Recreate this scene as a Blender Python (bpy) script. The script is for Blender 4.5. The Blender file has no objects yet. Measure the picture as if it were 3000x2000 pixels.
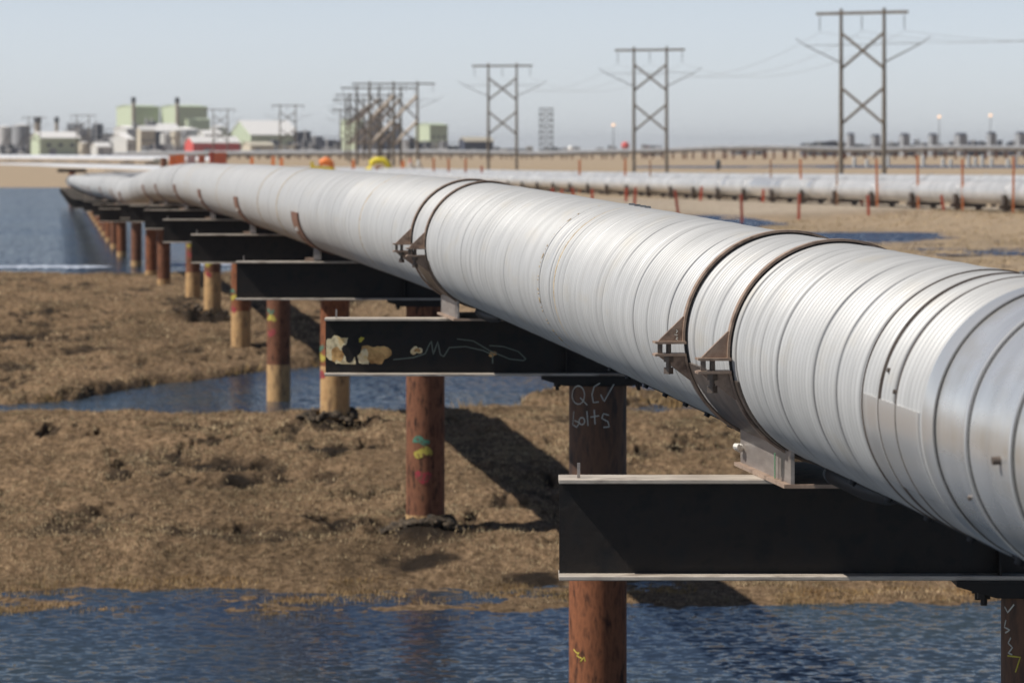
import bpy, math, random
import numpy as np
from mathutils import Vector, Matrix
R_ = math.radians
F = 10000.0          # focal length in photo pixels (120 mm on a 36 mm sensor, 3000 px wide)
CX, HY = 1500.0, 440.0
ZC = 6.5             # camera height above the water
random.seed(7); rng = np.random.default_rng(7)
scene = bpy.context.scene
COL = scene.collection

def W(px, py, d):
    """a measured photo position at distance d -> world point"""
    return Vector(((px-CX)/F*d, d, ZC-(py-HY)/F*d))

# ------------------------------------------------------------------ noise
def _h(ix, iy, seed):
    n = (ix*374761393 + iy*668265263 + seed*974711) & 0xFFFFFFFF
    n = ((n ^ (n >> 13))*1274126177) & 0xFFFFFFFF
    return ((n ^ (n >> 16)) & 0xFFFF)/65535.0
def vnoise(x, y, seed=0):
    x = np.asarray(x, dtype=np.float64); y = np.asarray(y, dtype=np.float64)
    ix = np.floor(x).astype(np.int64); iy = np.floor(y).astype(np.int64)
    fx = x-ix; fy = y-iy
    fx = fx*fx*(3-2*fx); fy = fy*fy*(3-2*fy)
    a = _h(ix, iy, seed); b = _h(ix+1, iy, seed); c = _h(ix, iy+1, seed); d = _h(ix+1, iy+1, seed)
    return (a*(1-fx)+b*fx)*(1-fy)+(c*(1-fx)+d*fx)*fy
def fbm(x, y, oct=4, seed=0, gain=.5):
    s = 0; a = 1; t = 0
    for i in range(oct):
        s = s+a*(vnoise(x*2**i+13.7*i, y*2**i+7.1*i, seed+i)-.5)*2; t += a; a *= gain
    return s/t
def ss(a, b, x):
    t = np.clip((x-a)/(b-a), 0, 1); return t*t*(3-2*t)

# ------------------------------------------------------------------ mesh builder
class MB:
    def __init__(s): s.v = []; s.f = []; s.sm = []
    def add(s, vs, fs, smooth=False):
        o = len(s.v); s.v += [tuple(p) for p in vs]; s.f += [tuple(i+o for i in f) for f in fs]
        s.sm += [smooth]*len(fs) if not isinstance(smooth, list) else smooth
        return s
    def box(s, c, size, rz=0, m=None, bev=0):
        hx, hy, hz = size[0]/2, size[1]/2, size[2]/2
        vs = []
        for x, y, z in ((-1,-1,-1),(1,-1,-1),(1,1,-1),(-1,1,-1),(-1,-1,1),(1,-1,1),(1,1,1),(-1,1,1)):
            p = Vector((x*hx, y*hy, z*hz))
            if m is not None: p = m @ p
            else:
                p = Matrix.Rotation(rz, 3, 'Z') @ p
            vs.append(p+Vector(c))
        return s.add(vs, [(0,3,2,1),(4,5,6,7),(0,1,5,4),(1,2,6,5),(2,3,7,6),(3,0,4,7)])
    def cyl(s, p0, p1, r0, r1=None, n=12, caps=True):
        p0 = Vector(p0); p1 = Vector(p1); r1 = r0 if r1 is None else r1
        t = (p1-p0).normalized(); a = Vector((0,0,1)) if abs(t.z) < .9 else Vector((1,0,0))
        u = t.cross(a).normalized(); w = u.cross(t)
        vs = []
        for p, r in ((p0, r0), (p1, r1)):
            for i in range(n):
                an = 2*math.pi*i/n; vs.append(p+(u*math.cos(an)+w*math.sin(an))*r)
        fs = [(i, i+n, (i+1) % n+n, (i+1) % n) for i in range(n)]; sm = [True]*n
        if caps:
            fs += [tuple(range(n)), tuple(range(2*n-1, n-1, -1))]; sm += [False, False]
        return s.add(vs, fs, sm)
    def tube(s, pts, r, n=8):
        pts = [Vector(p) for p in pts]; o = len(pts); vs = []
        for k, p in enumerate(pts):
            t = (pts[min(k+1, o-1)]-pts[max(k-1, 0)]).normalized()
            a = Vector((0,0,1)) if abs(t.z) < .9 else Vector((1,0,0))
            u = t.cross(a).normalized(); w = u.cross(t)
            rr = r[k] if isinstance(r, (list, tuple)) else r
            for i in range(n):
                an = 2*math.pi*i/n; vs.append(p+(u*math.cos(an)+w*math.sin(an))*rr)
        fs = [(k*n+i, (k+1)*n+i, (k+1)*n+(i+1) % n, k*n+(i+1) % n) for k in range(o-1) for i in range(n)]
        sm = [True]*len(fs); fs += [tuple(range(n)), tuple(range(o*n-1, (o-1)*n-1, -1))]; sm += [False, False]
        return s.add(vs, fs, sm)
    def prism(s, poly, ext):
        """polygon (3D points) extruded by vector ext"""
        n = len(poly); e = Vector(ext); a = [Vector(p) for p in poly]
        vs = a+[p+e for p in a]
        return s.add(vs, [tuple(range(n-1, -1, -1)), tuple(range(n, 2*n))]+[(i, (i+1) % n, (i+1) % n+n, i+n) for i in range(n)])
    def build(s, name, mat, parent=None, loc=None):
        me = bpy.data.meshes.new(name); me.from_pydata(s.v, [], s.f); me.update()
        me.polygons.foreach_set('use_smooth', s.sm)
        if mat: me.materials.append(mat)
        import bmesh
        b = bmesh.new(); b.from_mesh(me); bmesh.ops.recalc_face_normals(b, faces=b.faces); b.to_mesh(me); b.free()
        me.set_sharp_from_angle(angle=R_(38))
        o = bpy.data.objects.new(name, me); COL.objects.link(o)
        if parent is not None:
            o.parent = parent
            o.matrix_parent_inverse = Matrix.Identity(4)
        return o
def npmesh(name, V, Q, mat, smooth=True, parent=None, attrs=None):
    me = bpy.data.meshes.new(name)
    k = Q.shape[1]
    me.vertices.add(len(V)); me.vertices.foreach_set('co', np.ascontiguousarray(V, dtype=np.float32).ravel())
    me.loops.add(Q.size); me.loops.foreach_set('vertex_index', Q.astype(np.int32).ravel())
    me.polygons.add(len(Q)); me.polygons.foreach_set('loop_start', np.arange(0, Q.size, k, dtype=np.int32))
    me.polygons.foreach_set('loop_total', np.full(len(Q), k, dtype=np.int32))
    me.polygons.foreach_set('use_smooth', np.full(len(Q), smooth))
    if attrs:
        for an, a in attrs.items():
            at = me.attributes.new(an, 'FLOAT', 'POINT'); at.data.foreach_set('value', a.astype(np.float32).ravel())
    me.materials.append(mat); me.update(calc_edges=True); me.validate()
    o = bpy.data.objects.new(name, me); COL.objects.link(o)
    if parent is not None: o.parent = parent
    return o
def tag(o, label=None, cat=None, group=None, kind=None):
    if label: o['label'] = label
    if cat: o['category'] = cat
    if group: o['group'] = group
    if kind: o['kind'] = kind
    return o
def thing(name, label, cat, loc, rz=0, group=None):
    o = bpy.data.objects.new(name, None); COL.objects.link(o); o.empty_display_size = .3
    o.location = loc; o.rotation_euler = (0, 0, rz)
    return tag(o, label, cat, group)
def dup(root, loc, rz, label, sc=None):
    """copy of a thing with its parts and sub-parts"""
    r = root.copy(); COL.objects.link(r); r.location = loc; r.rotation_euler = (0, 0, rz); r['label'] = label
    if sc: r.scale = sc
    for ch in list(root.children):
        c = ch.copy(); COL.objects.link(c); c.parent = r
        for g in ch.children:
            k = g.copy(); COL.objects.link(k); k.parent = c
    return r
ORD = ['first','second','third','fourth','fifth','sixth','seventh','eighth','ninth','tenth','eleventh','twelfth','thirteenth',
       'fourteenth','fifteenth','sixteenth','seventeenth','eighteenth','nineteenth','twentieth','twenty-first','twenty-second','twenty-third','twenty-fourth','twenty-fifth','twenty-sixth','twenty-seventh','twenty-eighth']

# ------------------------------------------------------------------ materials
def newmat(name):
    m = bpy.data.materials.new(name); m.use_nodes = True
    nt = m.node_tree; b = nt.nodes['Principled BSDF']
    return m, nt, b
def N(nt, typ, **kw):
    n = nt.nodes.new(typ)
    for k, v in kw.items():
        if k.startswith('i_'): n.inputs[k[2:].replace('_', ' ')].default_value = v
        else: setattr(n, k, v)
    return n
def ramp(nt, stops, interp='LINEAR'):
    r = nt.nodes.new('ShaderNodeValToRGB'); r.color_ramp.interpolation = interp
    e = r.color_ramp.elements
    while len(e) > 1: e.remove(e[-1])
    e[0].position = stops[0][0]; e[0].color = (*stops[0][1], 1)
    for p, c in stops[1:]:
        x = e.new(p); x.color = (*c, 1)
    return r
def noisy(name, c1, c2, scale=8, rough=.7, metal=0, bump=0, stretch=(1,1,1), detail=6, c3=None, bdist=.01, lo=.35, hi=.65):
    m, nt, b = newmat(name)
    tc = N(nt, 'ShaderNodeTexCoord'); mp = N(nt, 'ShaderNodeMapping'); mp.inputs['Scale'].default_value = stretch
    nt.links.new(tc.outputs['Object'], mp.inputs['Vector'])
    n = N(nt, 'ShaderNodeTexNoise'); n.inputs['Scale'].default_value = scale; n.inputs['Detail'].default_value = detail
    n.inputs['Roughness'].default_value = .6
    nt.links.new(mp.outputs[0], n.inputs['Vector'])
    st = [(lo, c1), (hi, c2)] if c3 is None else [(lo, c1), (.5, c2), (hi, c3)]
    r = ramp(nt, st); nt.links.new(n.outputs['Fac'], r.inputs[0]); nt.links.new(r.outputs[0], b.inputs['Base Color'])
    b.inputs['Roughness'].default_value = rough; b.inputs['Metallic'].default_value = metal
    if bump:
        bp = N(nt, 'ShaderNodeBump'); bp.inputs['Strength'].default_value = bump; bp.inputs['Distance'].default_value = bdist
        nt.links.new(n.outputs['Fac'], bp.inputs['Height']); nt.links.new(bp.outputs[0], b.inputs['Normal'])
    return m
def plain(name, c, rough=.6, metal=0):
    return noisy(name, tuple(x*.85 for x in c), tuple(min(1, x*1.12) for x in c), scale=3, rough=rough, metal=metal)

M = {}
# aluminium jacket with dirt
def alu(name, rough, dirt, base=(.74,.755,.77), met=.5):
    m, nt, b = newmat(name)
    g = N(nt, 'ShaderNodeAttribute', attribute_name='along'); ga = N(nt, 'ShaderNodeAttribute', attribute_name='ang')
    cmb = N(nt, 'ShaderNodeCombineXYZ'); nt.links.new(g.outputs['Fac'], cmb.inputs[0]); nt.links.new(ga.outputs['Fac'], cmb.inputs[1])
    def nz(sx, sy, sc, det=4):
        mp = N(nt, 'ShaderNodeMapping'); mp.inputs['Scale'].default_value = (sx, sy, 1); nt.links.new(cmb.outputs[0], mp.inputs[0])
        n = N(nt, 'ShaderNodeTexNoise'); n.inputs['Scale'].default_value = sc; n.inputs['Detail'].default_value = det
        nt.links.new(mp.outputs[0], n.inputs['Vector']); return n
    n1 = nz(6, .35, 1.0); n2 = nz(1.1, .9, 1.3, 6); n3 = nz(28, .5, 1)
    r1 = ramp(nt, [(.30, tuple(x*.80 for x in base)), (.62, base)]); nt.links.new(n1.outputs['Fac'], r1.inputs[0])
    mx = N(nt, 'ShaderNodeMix', data_type='RGBA'); mx.inputs[7].default_value = (.46,.40,.30,1)
    r2 = ramp(nt, [(.56 if dirt < .8 else .46, (0,0,0)), (.80 if dirt < .8 else .66, (dirt,)*3)]); nt.links.new(n2.outputs['Fac'], r2.inputs[0])
    ml = N(nt, 'ShaderNodeMath', operation='MULTIPLY'); nt.links.new(r2.outputs[0], ml.inputs[0]); nt.links.new(n3.outputs['Fac'], ml.inputs[1])
    nt.links.new(ml.outputs[0], mx.inputs[0]); nt.links.new(r1.outputs[0], mx.inputs[6])
    # dirt in the lapped seams, plus shade painted into the rib valleys
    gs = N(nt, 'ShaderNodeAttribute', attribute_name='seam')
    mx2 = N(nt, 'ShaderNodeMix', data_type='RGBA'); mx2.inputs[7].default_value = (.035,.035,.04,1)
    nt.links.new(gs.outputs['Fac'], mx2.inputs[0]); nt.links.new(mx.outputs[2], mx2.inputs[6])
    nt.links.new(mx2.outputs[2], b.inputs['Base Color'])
    b.inputs['Metallic'].default_value = met
    rr = N(nt, 'ShaderNodeMapRange'); rr.inputs[3].default_value = rough-.05; rr.inputs[4].default_value = rough+.12
    nt.links.new(n2.outputs['Fac'], rr.inputs[0]); nt.links.new(rr.outputs[0], b.inputs['Roughness'])
    return m
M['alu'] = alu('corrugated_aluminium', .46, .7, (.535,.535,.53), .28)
M['alu_smooth'] = alu('smooth_aluminium', .24, .9, (.72,.72,.72), .6)
M['alu_far'] = noisy('far_aluminium', (.46,.46,.46), (.62,.62,.62), scale=.8, rough=.42, metal=.35)
M['alu_sleeve'] = noisy('sleeve_aluminium', (.6,.6,.6), (.75,.75,.75), scale=.8, rough=.38, metal=.7)
M['alu_glint'] = noisy('bright_aluminium', (.80,.82,.85), (.95,.95,.95), scale=.8, rough=.22, metal=.8)
M['clamp'] = noisy('brown_clamp_steel', (.16,.105,.075), (.33,.24,.18), scale=9, rough=.55, bump=.15, c3=(.25,.17,.125))
M['cradle'] = noisy('brown_cradle_steel', (.14,.065,.04), (.24,.125,.085), scale=5, rough=.6)
M['saddle'] = noisy('dull_saddle_steel', (.075,.058,.048), (.15,.12,.10), scale=5, rough=.42, metal=.35)
M['shoe'] = noisy('shoe_steel', (.22,.19,.175), (.38,.34,.31), scale=6, rough=.40, metal=.5, stretch=(1,.3,2))
M['beam'] = noisy('black_beam_paint', (.012,.012,.013), (.022,.018,.016), scale=5, rough=.5, bump=.7, bdist=.012, c3=(.016,.016,.017), hi=.72); M['beam'].node_tree.nodes['Principled BSDF'].inputs['Specular IOR Level'].default_value = .22
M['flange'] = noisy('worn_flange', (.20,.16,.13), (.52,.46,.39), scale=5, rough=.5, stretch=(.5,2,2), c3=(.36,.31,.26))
M['rust'] = noisy('pile_rust', (.035,.018,.013), (.21,.09,.05), scale=10, rough=.75, bump=.5, stretch=(1,1,.3), c3=(.11,.047,.029)); M['rust'].node_tree.nodes['Principled BSDF'].inputs['Specular IOR Level'].default_value = .2
M['rustred'] = noisy('pile_rust_red', (.045,.021,.014), (.25,.095,.045), scale=10, rough=.75, bump=.5, stretch=(1,1,.3), c3=(.13,.05,.026)); M['rustred'].node_tree.nodes['Principled BSDF'].inputs['Specular IOR Level'].default_value = .2
M['rustdark'] = noisy('pile_rust_dark', (.018,.011,.009), (.13,.06,.03), scale=5, rough=.68, bump=.5, stretch=(1,1,.3), c3=(.035,.019,.013))
M['ochre'] = noisy('pile_foot_ochre', (.14,.08,.04), (.50,.31,.14), scale=6, rough=.85, bump=.4, c3=(.38,.22,.095), stretch=(1,1,.4), lo=.3)
M['chalk'] = plain('chalk', (.55,.55,.50), .9)
M['chalkdim'] = plain('faint_paint_line', (.16,.19,.16), .9)
M['ypaint'] = plain('yellow_paint', (.55,.47,.06), .7)
M['gpaint'] = noisy('faded_green_paint', (.10,.045,.03), (.06,.19,.13), scale=22, rough=.8, lo=.42, hi=.5)
M['rpaint'] = noisy('faded_red_paint', (.13,.05,.03), (.32,.03,.045), scale=22, rough=.8, lo=.42, hi=.52)
M['ymark'] = noisy('faded_yellow_paint', (.15,.065,.03), (.42,.36,.06), scale=20, rough=.8, lo=.40, hi=.48)
M['cream'] = noisy('cream_spray_paint', (.22,.17,.08), (.85,.72,.46), scale=7, rough=.8, c3=(.75,.52,.22), lo=.3)
M['orangerust'] = noisy('orange_spray', (.30,.15,.05), (.80,.50,.20), scale=9, rough=.8)
M['peatclod'] = noisy('wet_peat', (.016,.012,.008), (.10,.072,.046), scale=9, rough=.9, bump=.6)
M['sealant'] = noisy('tan_sealant', (.30,.21,.11), (.50,.38,.22), scale=12, rough=.8)
M['blackrub'] = plain('black_rubber', (.010,.010,.012), .6)
M['white'] = plain('white_lump', (.75,.72,.66), .8)
M['green'] = plain('green_strap', (.12,.30,.16), .7)
M['wood'] = noisy('weathered_wood', (.09,.075,.06), (.20,.17,.135), scale=2.5, rough=.9, stretch=(4,4,.5))
M['woodlight'] = noisy('pale_wood', (.42,.36,.30), (.62,.55,.47), scale=2.5, rough=.85)
M['greysteel'] = plain('grey_steel', (.16,.17,.18), .6)
M['darksteel'] = plain('dark_steel', (.05,.055,.065), .6)
M['insul'] = plain('insulator', (.10,.11,.12), .5)
M['wire'] = plain('wire', (.25,.26,.27), .5)
M['orange'] = noisy('orange_stake', (.48,.14,.05), (.62,.22,.08), scale=3, rough=.7)
M['redorange'] = noisy('red_orange_stake', (.42,.07,.04), (.52,.11,.06), scale=3, rough=.7)
M['brownstake'] = noisy('bare_stake', (.30,.15,.08), (.42,.24,.14), scale=3, rough=.8)
M['brightorange'] = noisy('bright_orange', (.75,.16,.03), (.9,.28,.06), scale=2, rough=.6)
M['alu_bright'] = noisy('sunlit_aluminium', (.70,.71,.73), (.92,.92,.93), scale=.8, rough=.3, metal=.35)  # sun glint of the far pipes put into a paler base colour
M['yellow'] = plain('yellow_cover', (.75,.60,.03), .6)
M['palegreen'] = plain('pale_green_cladding', (.50,.57,.42), .7)
M['roofwhite'] = plain('white_roof', (.85,.83,.80), .6)
M['creamwall'] = plain('cream_cladding', (.55,.50,.40), .7)
M['whitewall'] = plain('white_cladding', (.58,.58,.56), .7)
M['greywall'] = plain('grey_cladding', (.30,.31,.33), .7)
M['navy'] = plain('dark_blue_cladding', (.055,.065,.10), .7)
M['redwall'] = plain('red_cladding', (.62,.10,.09), .7)
M['stackm'] = plain('stack_steel', (.38,.33,.27), .6)
M['tank'] = plain('tank_steel', (.50,.50,.50), .5)
def emis(name, c, s):
    m, nt, b = newmat(name); b.inputs['Base Color'].default_value = (*c, 1); b.inputs['Emission Color'].default_value = (*c, 1); b.inputs['Emission Strength'].default_value = s
    return m
M['lamp'] = emis('sodium_lamp', (1,.66,.42), .9)

# ground
def ground_mat():
    m, nt, b = newmat('tundra')
    tc = N(nt, 'ShaderNodeTexCoord')
    def nz(sc, st=(1,1,1), det=8, ro=.6):
        mp = N(nt, 'ShaderNodeMapping'); mp.inputs['Scale'].default_value = st; nt.links.new(tc.outputs['Object'], mp.inputs[0])
        n = N(nt, 'ShaderNodeTexNoise'); n.inputs['Scale'].default_value = sc; n.inputs['Detail'].default_value = det; n.inputs['Roughness'].default_value = ro
        nt.links.new(mp.outputs[0], n.inputs['Vector']); return n
    a = nz(9, (1,.6,1), 8, .7); bb = nz(.35, (1,.25,1), 5); c = nz(.02, (1,.12,1), 4)
    ra = ramp(nt, [(.30, (.035,.024,.015)), (.43, (.13,.09,.055)), (.56, (.235,.165,.105)), (.72, (.36,.26,.165))]); nt.links.new(a.outputs['Fac'], ra.inputs[0])
    rb = ramp(nt, [(.35, (.62,.60,.56)), (.6, (1.05,1.0,.95))]); nt.links.new(bb.outputs['Fac'], rb.inputs[0])
    rc = ramp(nt, [(.35, (.85,.85,.85)), (.62, (1.12,1.1,1.05))]); nt.links.new(c.outputs['Fac'], rc.inputs[0])
    m1 = N(nt, 'ShaderNodeMix', data_type='RGBA', blend_type='MULTIPLY'); m1.inputs[0].default_value = 1
    nt.links.new(ra.outputs[0], m1.inputs[6]); nt.links.new(rb.outputs[0], m1.inputs[7])
    m2 = N(nt, 'ShaderNodeMix', data_type='RGBA', blend_type='MULTIPLY'); m2.inputs[0].default_value = 1
    nt.links.new(m1.outputs[2], m2.inputs[6]); nt.links.new(rc.outputs[0], m2.inputs[7])
    # dark peat
    pe = N(nt, 'ShaderNodeAttribute', attribute_name='peat')
    m3 = N(nt, 'ShaderNodeMix', data_type='RGBA'); m3.inputs[7].default_value = (.016,.012,.009,1)
    nt.links.new(pe.outputs['Fac'], m3.inputs[0]); nt.links.new(m2.outputs[2], m3.inputs[6])
    # pale gravel / dry grass
    gr = N(nt, 'ShaderNodeAttribute', attribute_name='gravel')
    gn = nz(3, (1,.4,1), 8, .7); gc = ramp(nt, [(.3, (.27,.225,.175)), (.7, (.46,.39,.31))]); nt.links.new(gn.outputs['Fac'], gc.inputs[0])
    m4 = N(nt, 'ShaderNodeMix', data_type='RGBA'); nt.links.new(gr.outputs['Fac'], m4.inputs[0]); nt.links.new(m3.outputs[2], m4.inputs[6]); nt.links.new(gc.outputs[0], m4.inputs[7])
    dr = N(nt, 'ShaderNodeAttribute', attribute_name='dry')
    dc = ramp(nt, [(.3, (.27,.205,.14)), (.7, (.44,.345,.24))]); nt.links.new(gn.outputs['Fac'], dc.inputs[0])
    m5 = N(nt, 'ShaderNodeMix', data_type='RGBA'); nt.links.new(dr.outputs['Fac'], m5.inputs[0]); nt.links.new(m4.outputs[2], m5.inputs[6]); nt.links.new(dc.outputs[0], m5.inputs[7])
    nt.links.new(m5.outputs[2], b.inputs['Base Color']); b.inputs['Roughness'].default_value = .95
    b.inputs['Specular IOR Level'].default_value = .1
    bp = N(nt, 'ShaderNodeBump'); bp.inputs['Strength'].default_value = .9; bp.inputs['Distance'].default_value = .06
    nt.links.new(a.outputs['Fac'], bp.inputs['Height']); nt.links.new(bp.outputs[0], b.inputs['Normal'])
    return m
M['ground'] = ground_mat()
def grass_mat(name, c1, c2, c3):
    m, nt, b = newmat(name)
    tc = N(nt, 'ShaderNodeTexCoord'); n = N(nt, 'ShaderNodeTexNoise'); n.inputs['Scale'].default_value = 2.2; n.inputs['Detail'].default_value = 8; n.inputs['Roughness'].default_value = .75
    nt.links.new(tc.outputs['Object'], n.inputs['Vector'])
    r = ramp(nt, [(.34, c1), (.5, c2), (.66, c3)]); nt.links.new(n.outputs['Fac'], r.inputs[0])
    mp = N(nt, 'ShaderNodeMapping'); mp.inputs['Scale'].default_value = (.5,.8,1); nt.links.new(tc.outputs['Object'], mp.inputs[0])
    n2 = N(nt, 'ShaderNodeTexNoise'); n2.inputs['Scale'].default_value = .8; n2.inputs['Detail'].default_value = 6; n2.inputs['Roughness'].default_value = .7; nt.links.new(mp.outputs[0], n2.inputs['Vector'])
    r2 = ramp(nt, [(.36, (.42,.44,.40)), (.5, (.85,.86,.80)), (.62, (1.12,1.08,1.0))]); nt.links.new(n2.outputs['Fac'], r2.inputs[0])
    mx = N(nt, 'ShaderNodeMix', data_type='RGBA', blend_type='MULTIPLY'); mx.inputs[0].default_value = 1; nt.links.new(r.outputs[0], mx.inputs[6]); nt.links.new(r2.outputs[0], mx.inputs[7])
    nt.links.new(mx.outputs[2], b.inputs['Base Color']); b.inputs['Roughness'].default_value = .85; b.inputs['Specular IOR Level'].default_value = .2
    return m
M['grass'] = grass_mat('dead_grass', (.17,.12,.070), (.46,.345,.215), (.78,.62,.42))
M['sedge'] = grass_mat('shore_sedge', (.24,.13,.055), (.38,.25,.12), (.50,.36,.20))
def water_mat(name, sc, stretch, strength, c1, c2, tilt):
    m, nt, b = newmat(name)
    tc = N(nt, 'ShaderNodeTexCoord')
    mp = N(nt, 'ShaderNodeMapping'); mp.inputs['Scale'].default_value = stretch; mp.inputs['Rotation'].default_value = (0,0,.25); nt.links.new(tc.outputs['Object'], mp.inputs[0])
    n = N(nt, 'ShaderNodeTexNoise'); n.inputs['Scale'].default_value = sc; n.inputs['Detail'].default_value = 5; n.inputs['Roughness'].default_value = .55; n.inputs['Distortion'].default_value = .6
    nt.links.new(mp.outputs[0], n.inputs['Vector'])
    n2 = N(nt, 'ShaderNodeTexNoise'); n2.inputs['Scale'].default_value = .12; n2.inputs['Detail'].default_value = 3; nt.links.new(tc.outputs['Object'], n2.inputs['Vector'])
    nw = N(nt, 'ShaderNodeTexNoise'); nw.inputs['Scale'].default_value = .045; nw.inputs['Detail'].default_value = 4; nt.links.new(mp.outputs[0], nw.inputs['Vector'])
    sb = N(nt, 'ShaderNodeVectorMath', operation='SUBTRACT'); sb.inputs[1].default_value = (.5,.5,.5); nt.links.new(n.outputs['Color'], sb.inputs[0])
    wr = N(nt, 'ShaderNodeMapRange'); wr.inputs[1].default_value = .35; wr.inputs[2].default_value = .65; wr.inputs[3].default_value = .6; wr.inputs[4].default_value = 1.25; nt.links.new(nw.outputs['Fac'], wr.inputs[0])
    m0 = N(nt, 'ShaderNodeVectorMath', operation='SCALE'); nt.links.new(sb.outputs[0], m0.inputs[0]); nt.links.new(wr.outputs[0], m0.inputs['Scale'])
    ml = N(nt, 'ShaderNodeVectorMath', operation='MULTIPLY'); ml.inputs[1].default_value = (strength*.6, strength, 0); nt.links.new(m0.outputs[0], ml.inputs[0])
    ad = N(nt, 'ShaderNodeVectorMath', operation='ADD'); ad.inputs[1].default_value = (0,tilt,1); nt.links.new(ml.outputs[0], ad.inputs[0])
    nm = N(nt, 'ShaderNodeVectorMath', operation='NORMALIZE'); nt.links.new(ad.outputs[0], nm.inputs[0]); nt.links.new(nm.outputs[0], b.inputs['Normal'])
    r = ramp(nt, [(.38, c1), (.62, c2)]); nt.links.new(n2.outputs['Fac'], r.inputs[0]); nt.links.new(r.outputs[0], b.inputs['Base Color'])
    b.inputs['Roughness'].default_value = .12; b.inputs['IOR'].default_value = 1.50
    return m
M['water'] = water_mat('rippled_water', 7.5, (.7,.8,1), 1.35, (.018,.028,.048), (.032,.043,.046), -.06)
M['pond'] = water_mat('pond_water', 3.5, (1,1,1), 1.1, (.012,.020,.050), (.018,.026,.048), -.12)

# ------------------------------------------------------------------ main pipeline path
PL = [ # distance, pipe centre X, pipe centre z below the camera
 (6, 3.83, -1.40), (20.7, 1.863, -1.19), (36.2, -.34, -.985), (54, -2.78, -.965), (71, -5.09, -.955), (88.5, -7.46, -1.0),
 (105.7, -9.80, -1.05), (123, -12.2, -1.20), (140.1, -14.5, -1.41), (157.3, -17.45, -1.90), (174.5, -19.85, -1.97),
 (191.7, -22.5, -2.05), (208.9, -25.3, -2.18), (226, -27.7, -2.32), (300, -37.8, -2.85), (400, -51.4, -3.60)]
pd = np.array([p[0] for p in PL]); px_ = np.array([p[1] for p in PL]); pz_ = np.array([p[2] for p in PL])
def hermite(xs, ys, x):
    x = np.asarray(x, float); m = np.gradient(ys, xs)
    i = np.clip(np.searchsorted(xs, x)-1, 0, len(xs)-2); h = xs[i+1]-xs[i]; t = np.clip((x-xs[i])/h, 0, 1)
    return (2*t**3-3*t**2+1)*ys[i]+(t**3-2*t**2+t)*h*m[i]+(-2*t**3+3*t**2)*ys[i+1]+(t**3-t**2)*h*m[i+1]
def PX(d): return hermite(pd, px_, d)
def PZ(d): return ZC+hermite(pd, pz_, d)
def pipe_c(d): return Vector((float(PX(d)), float(d), float(PZ(d))))
def pipe_t(d): return (pipe_c(d+.2)-pipe_c(d-.2)).normalized()
RP = .64
BENTS = [20.7, 36.2, 54.0, 71.0, 88.5, 105.7, 123.0, 140.1, 157.3, 174.5, 191.7, 208.9]+[226.1+17.2*k for k in range(11)]
PILEOFF = 1.41
POFF = {1: 1.25}; BOFF = {1: .10}

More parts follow.
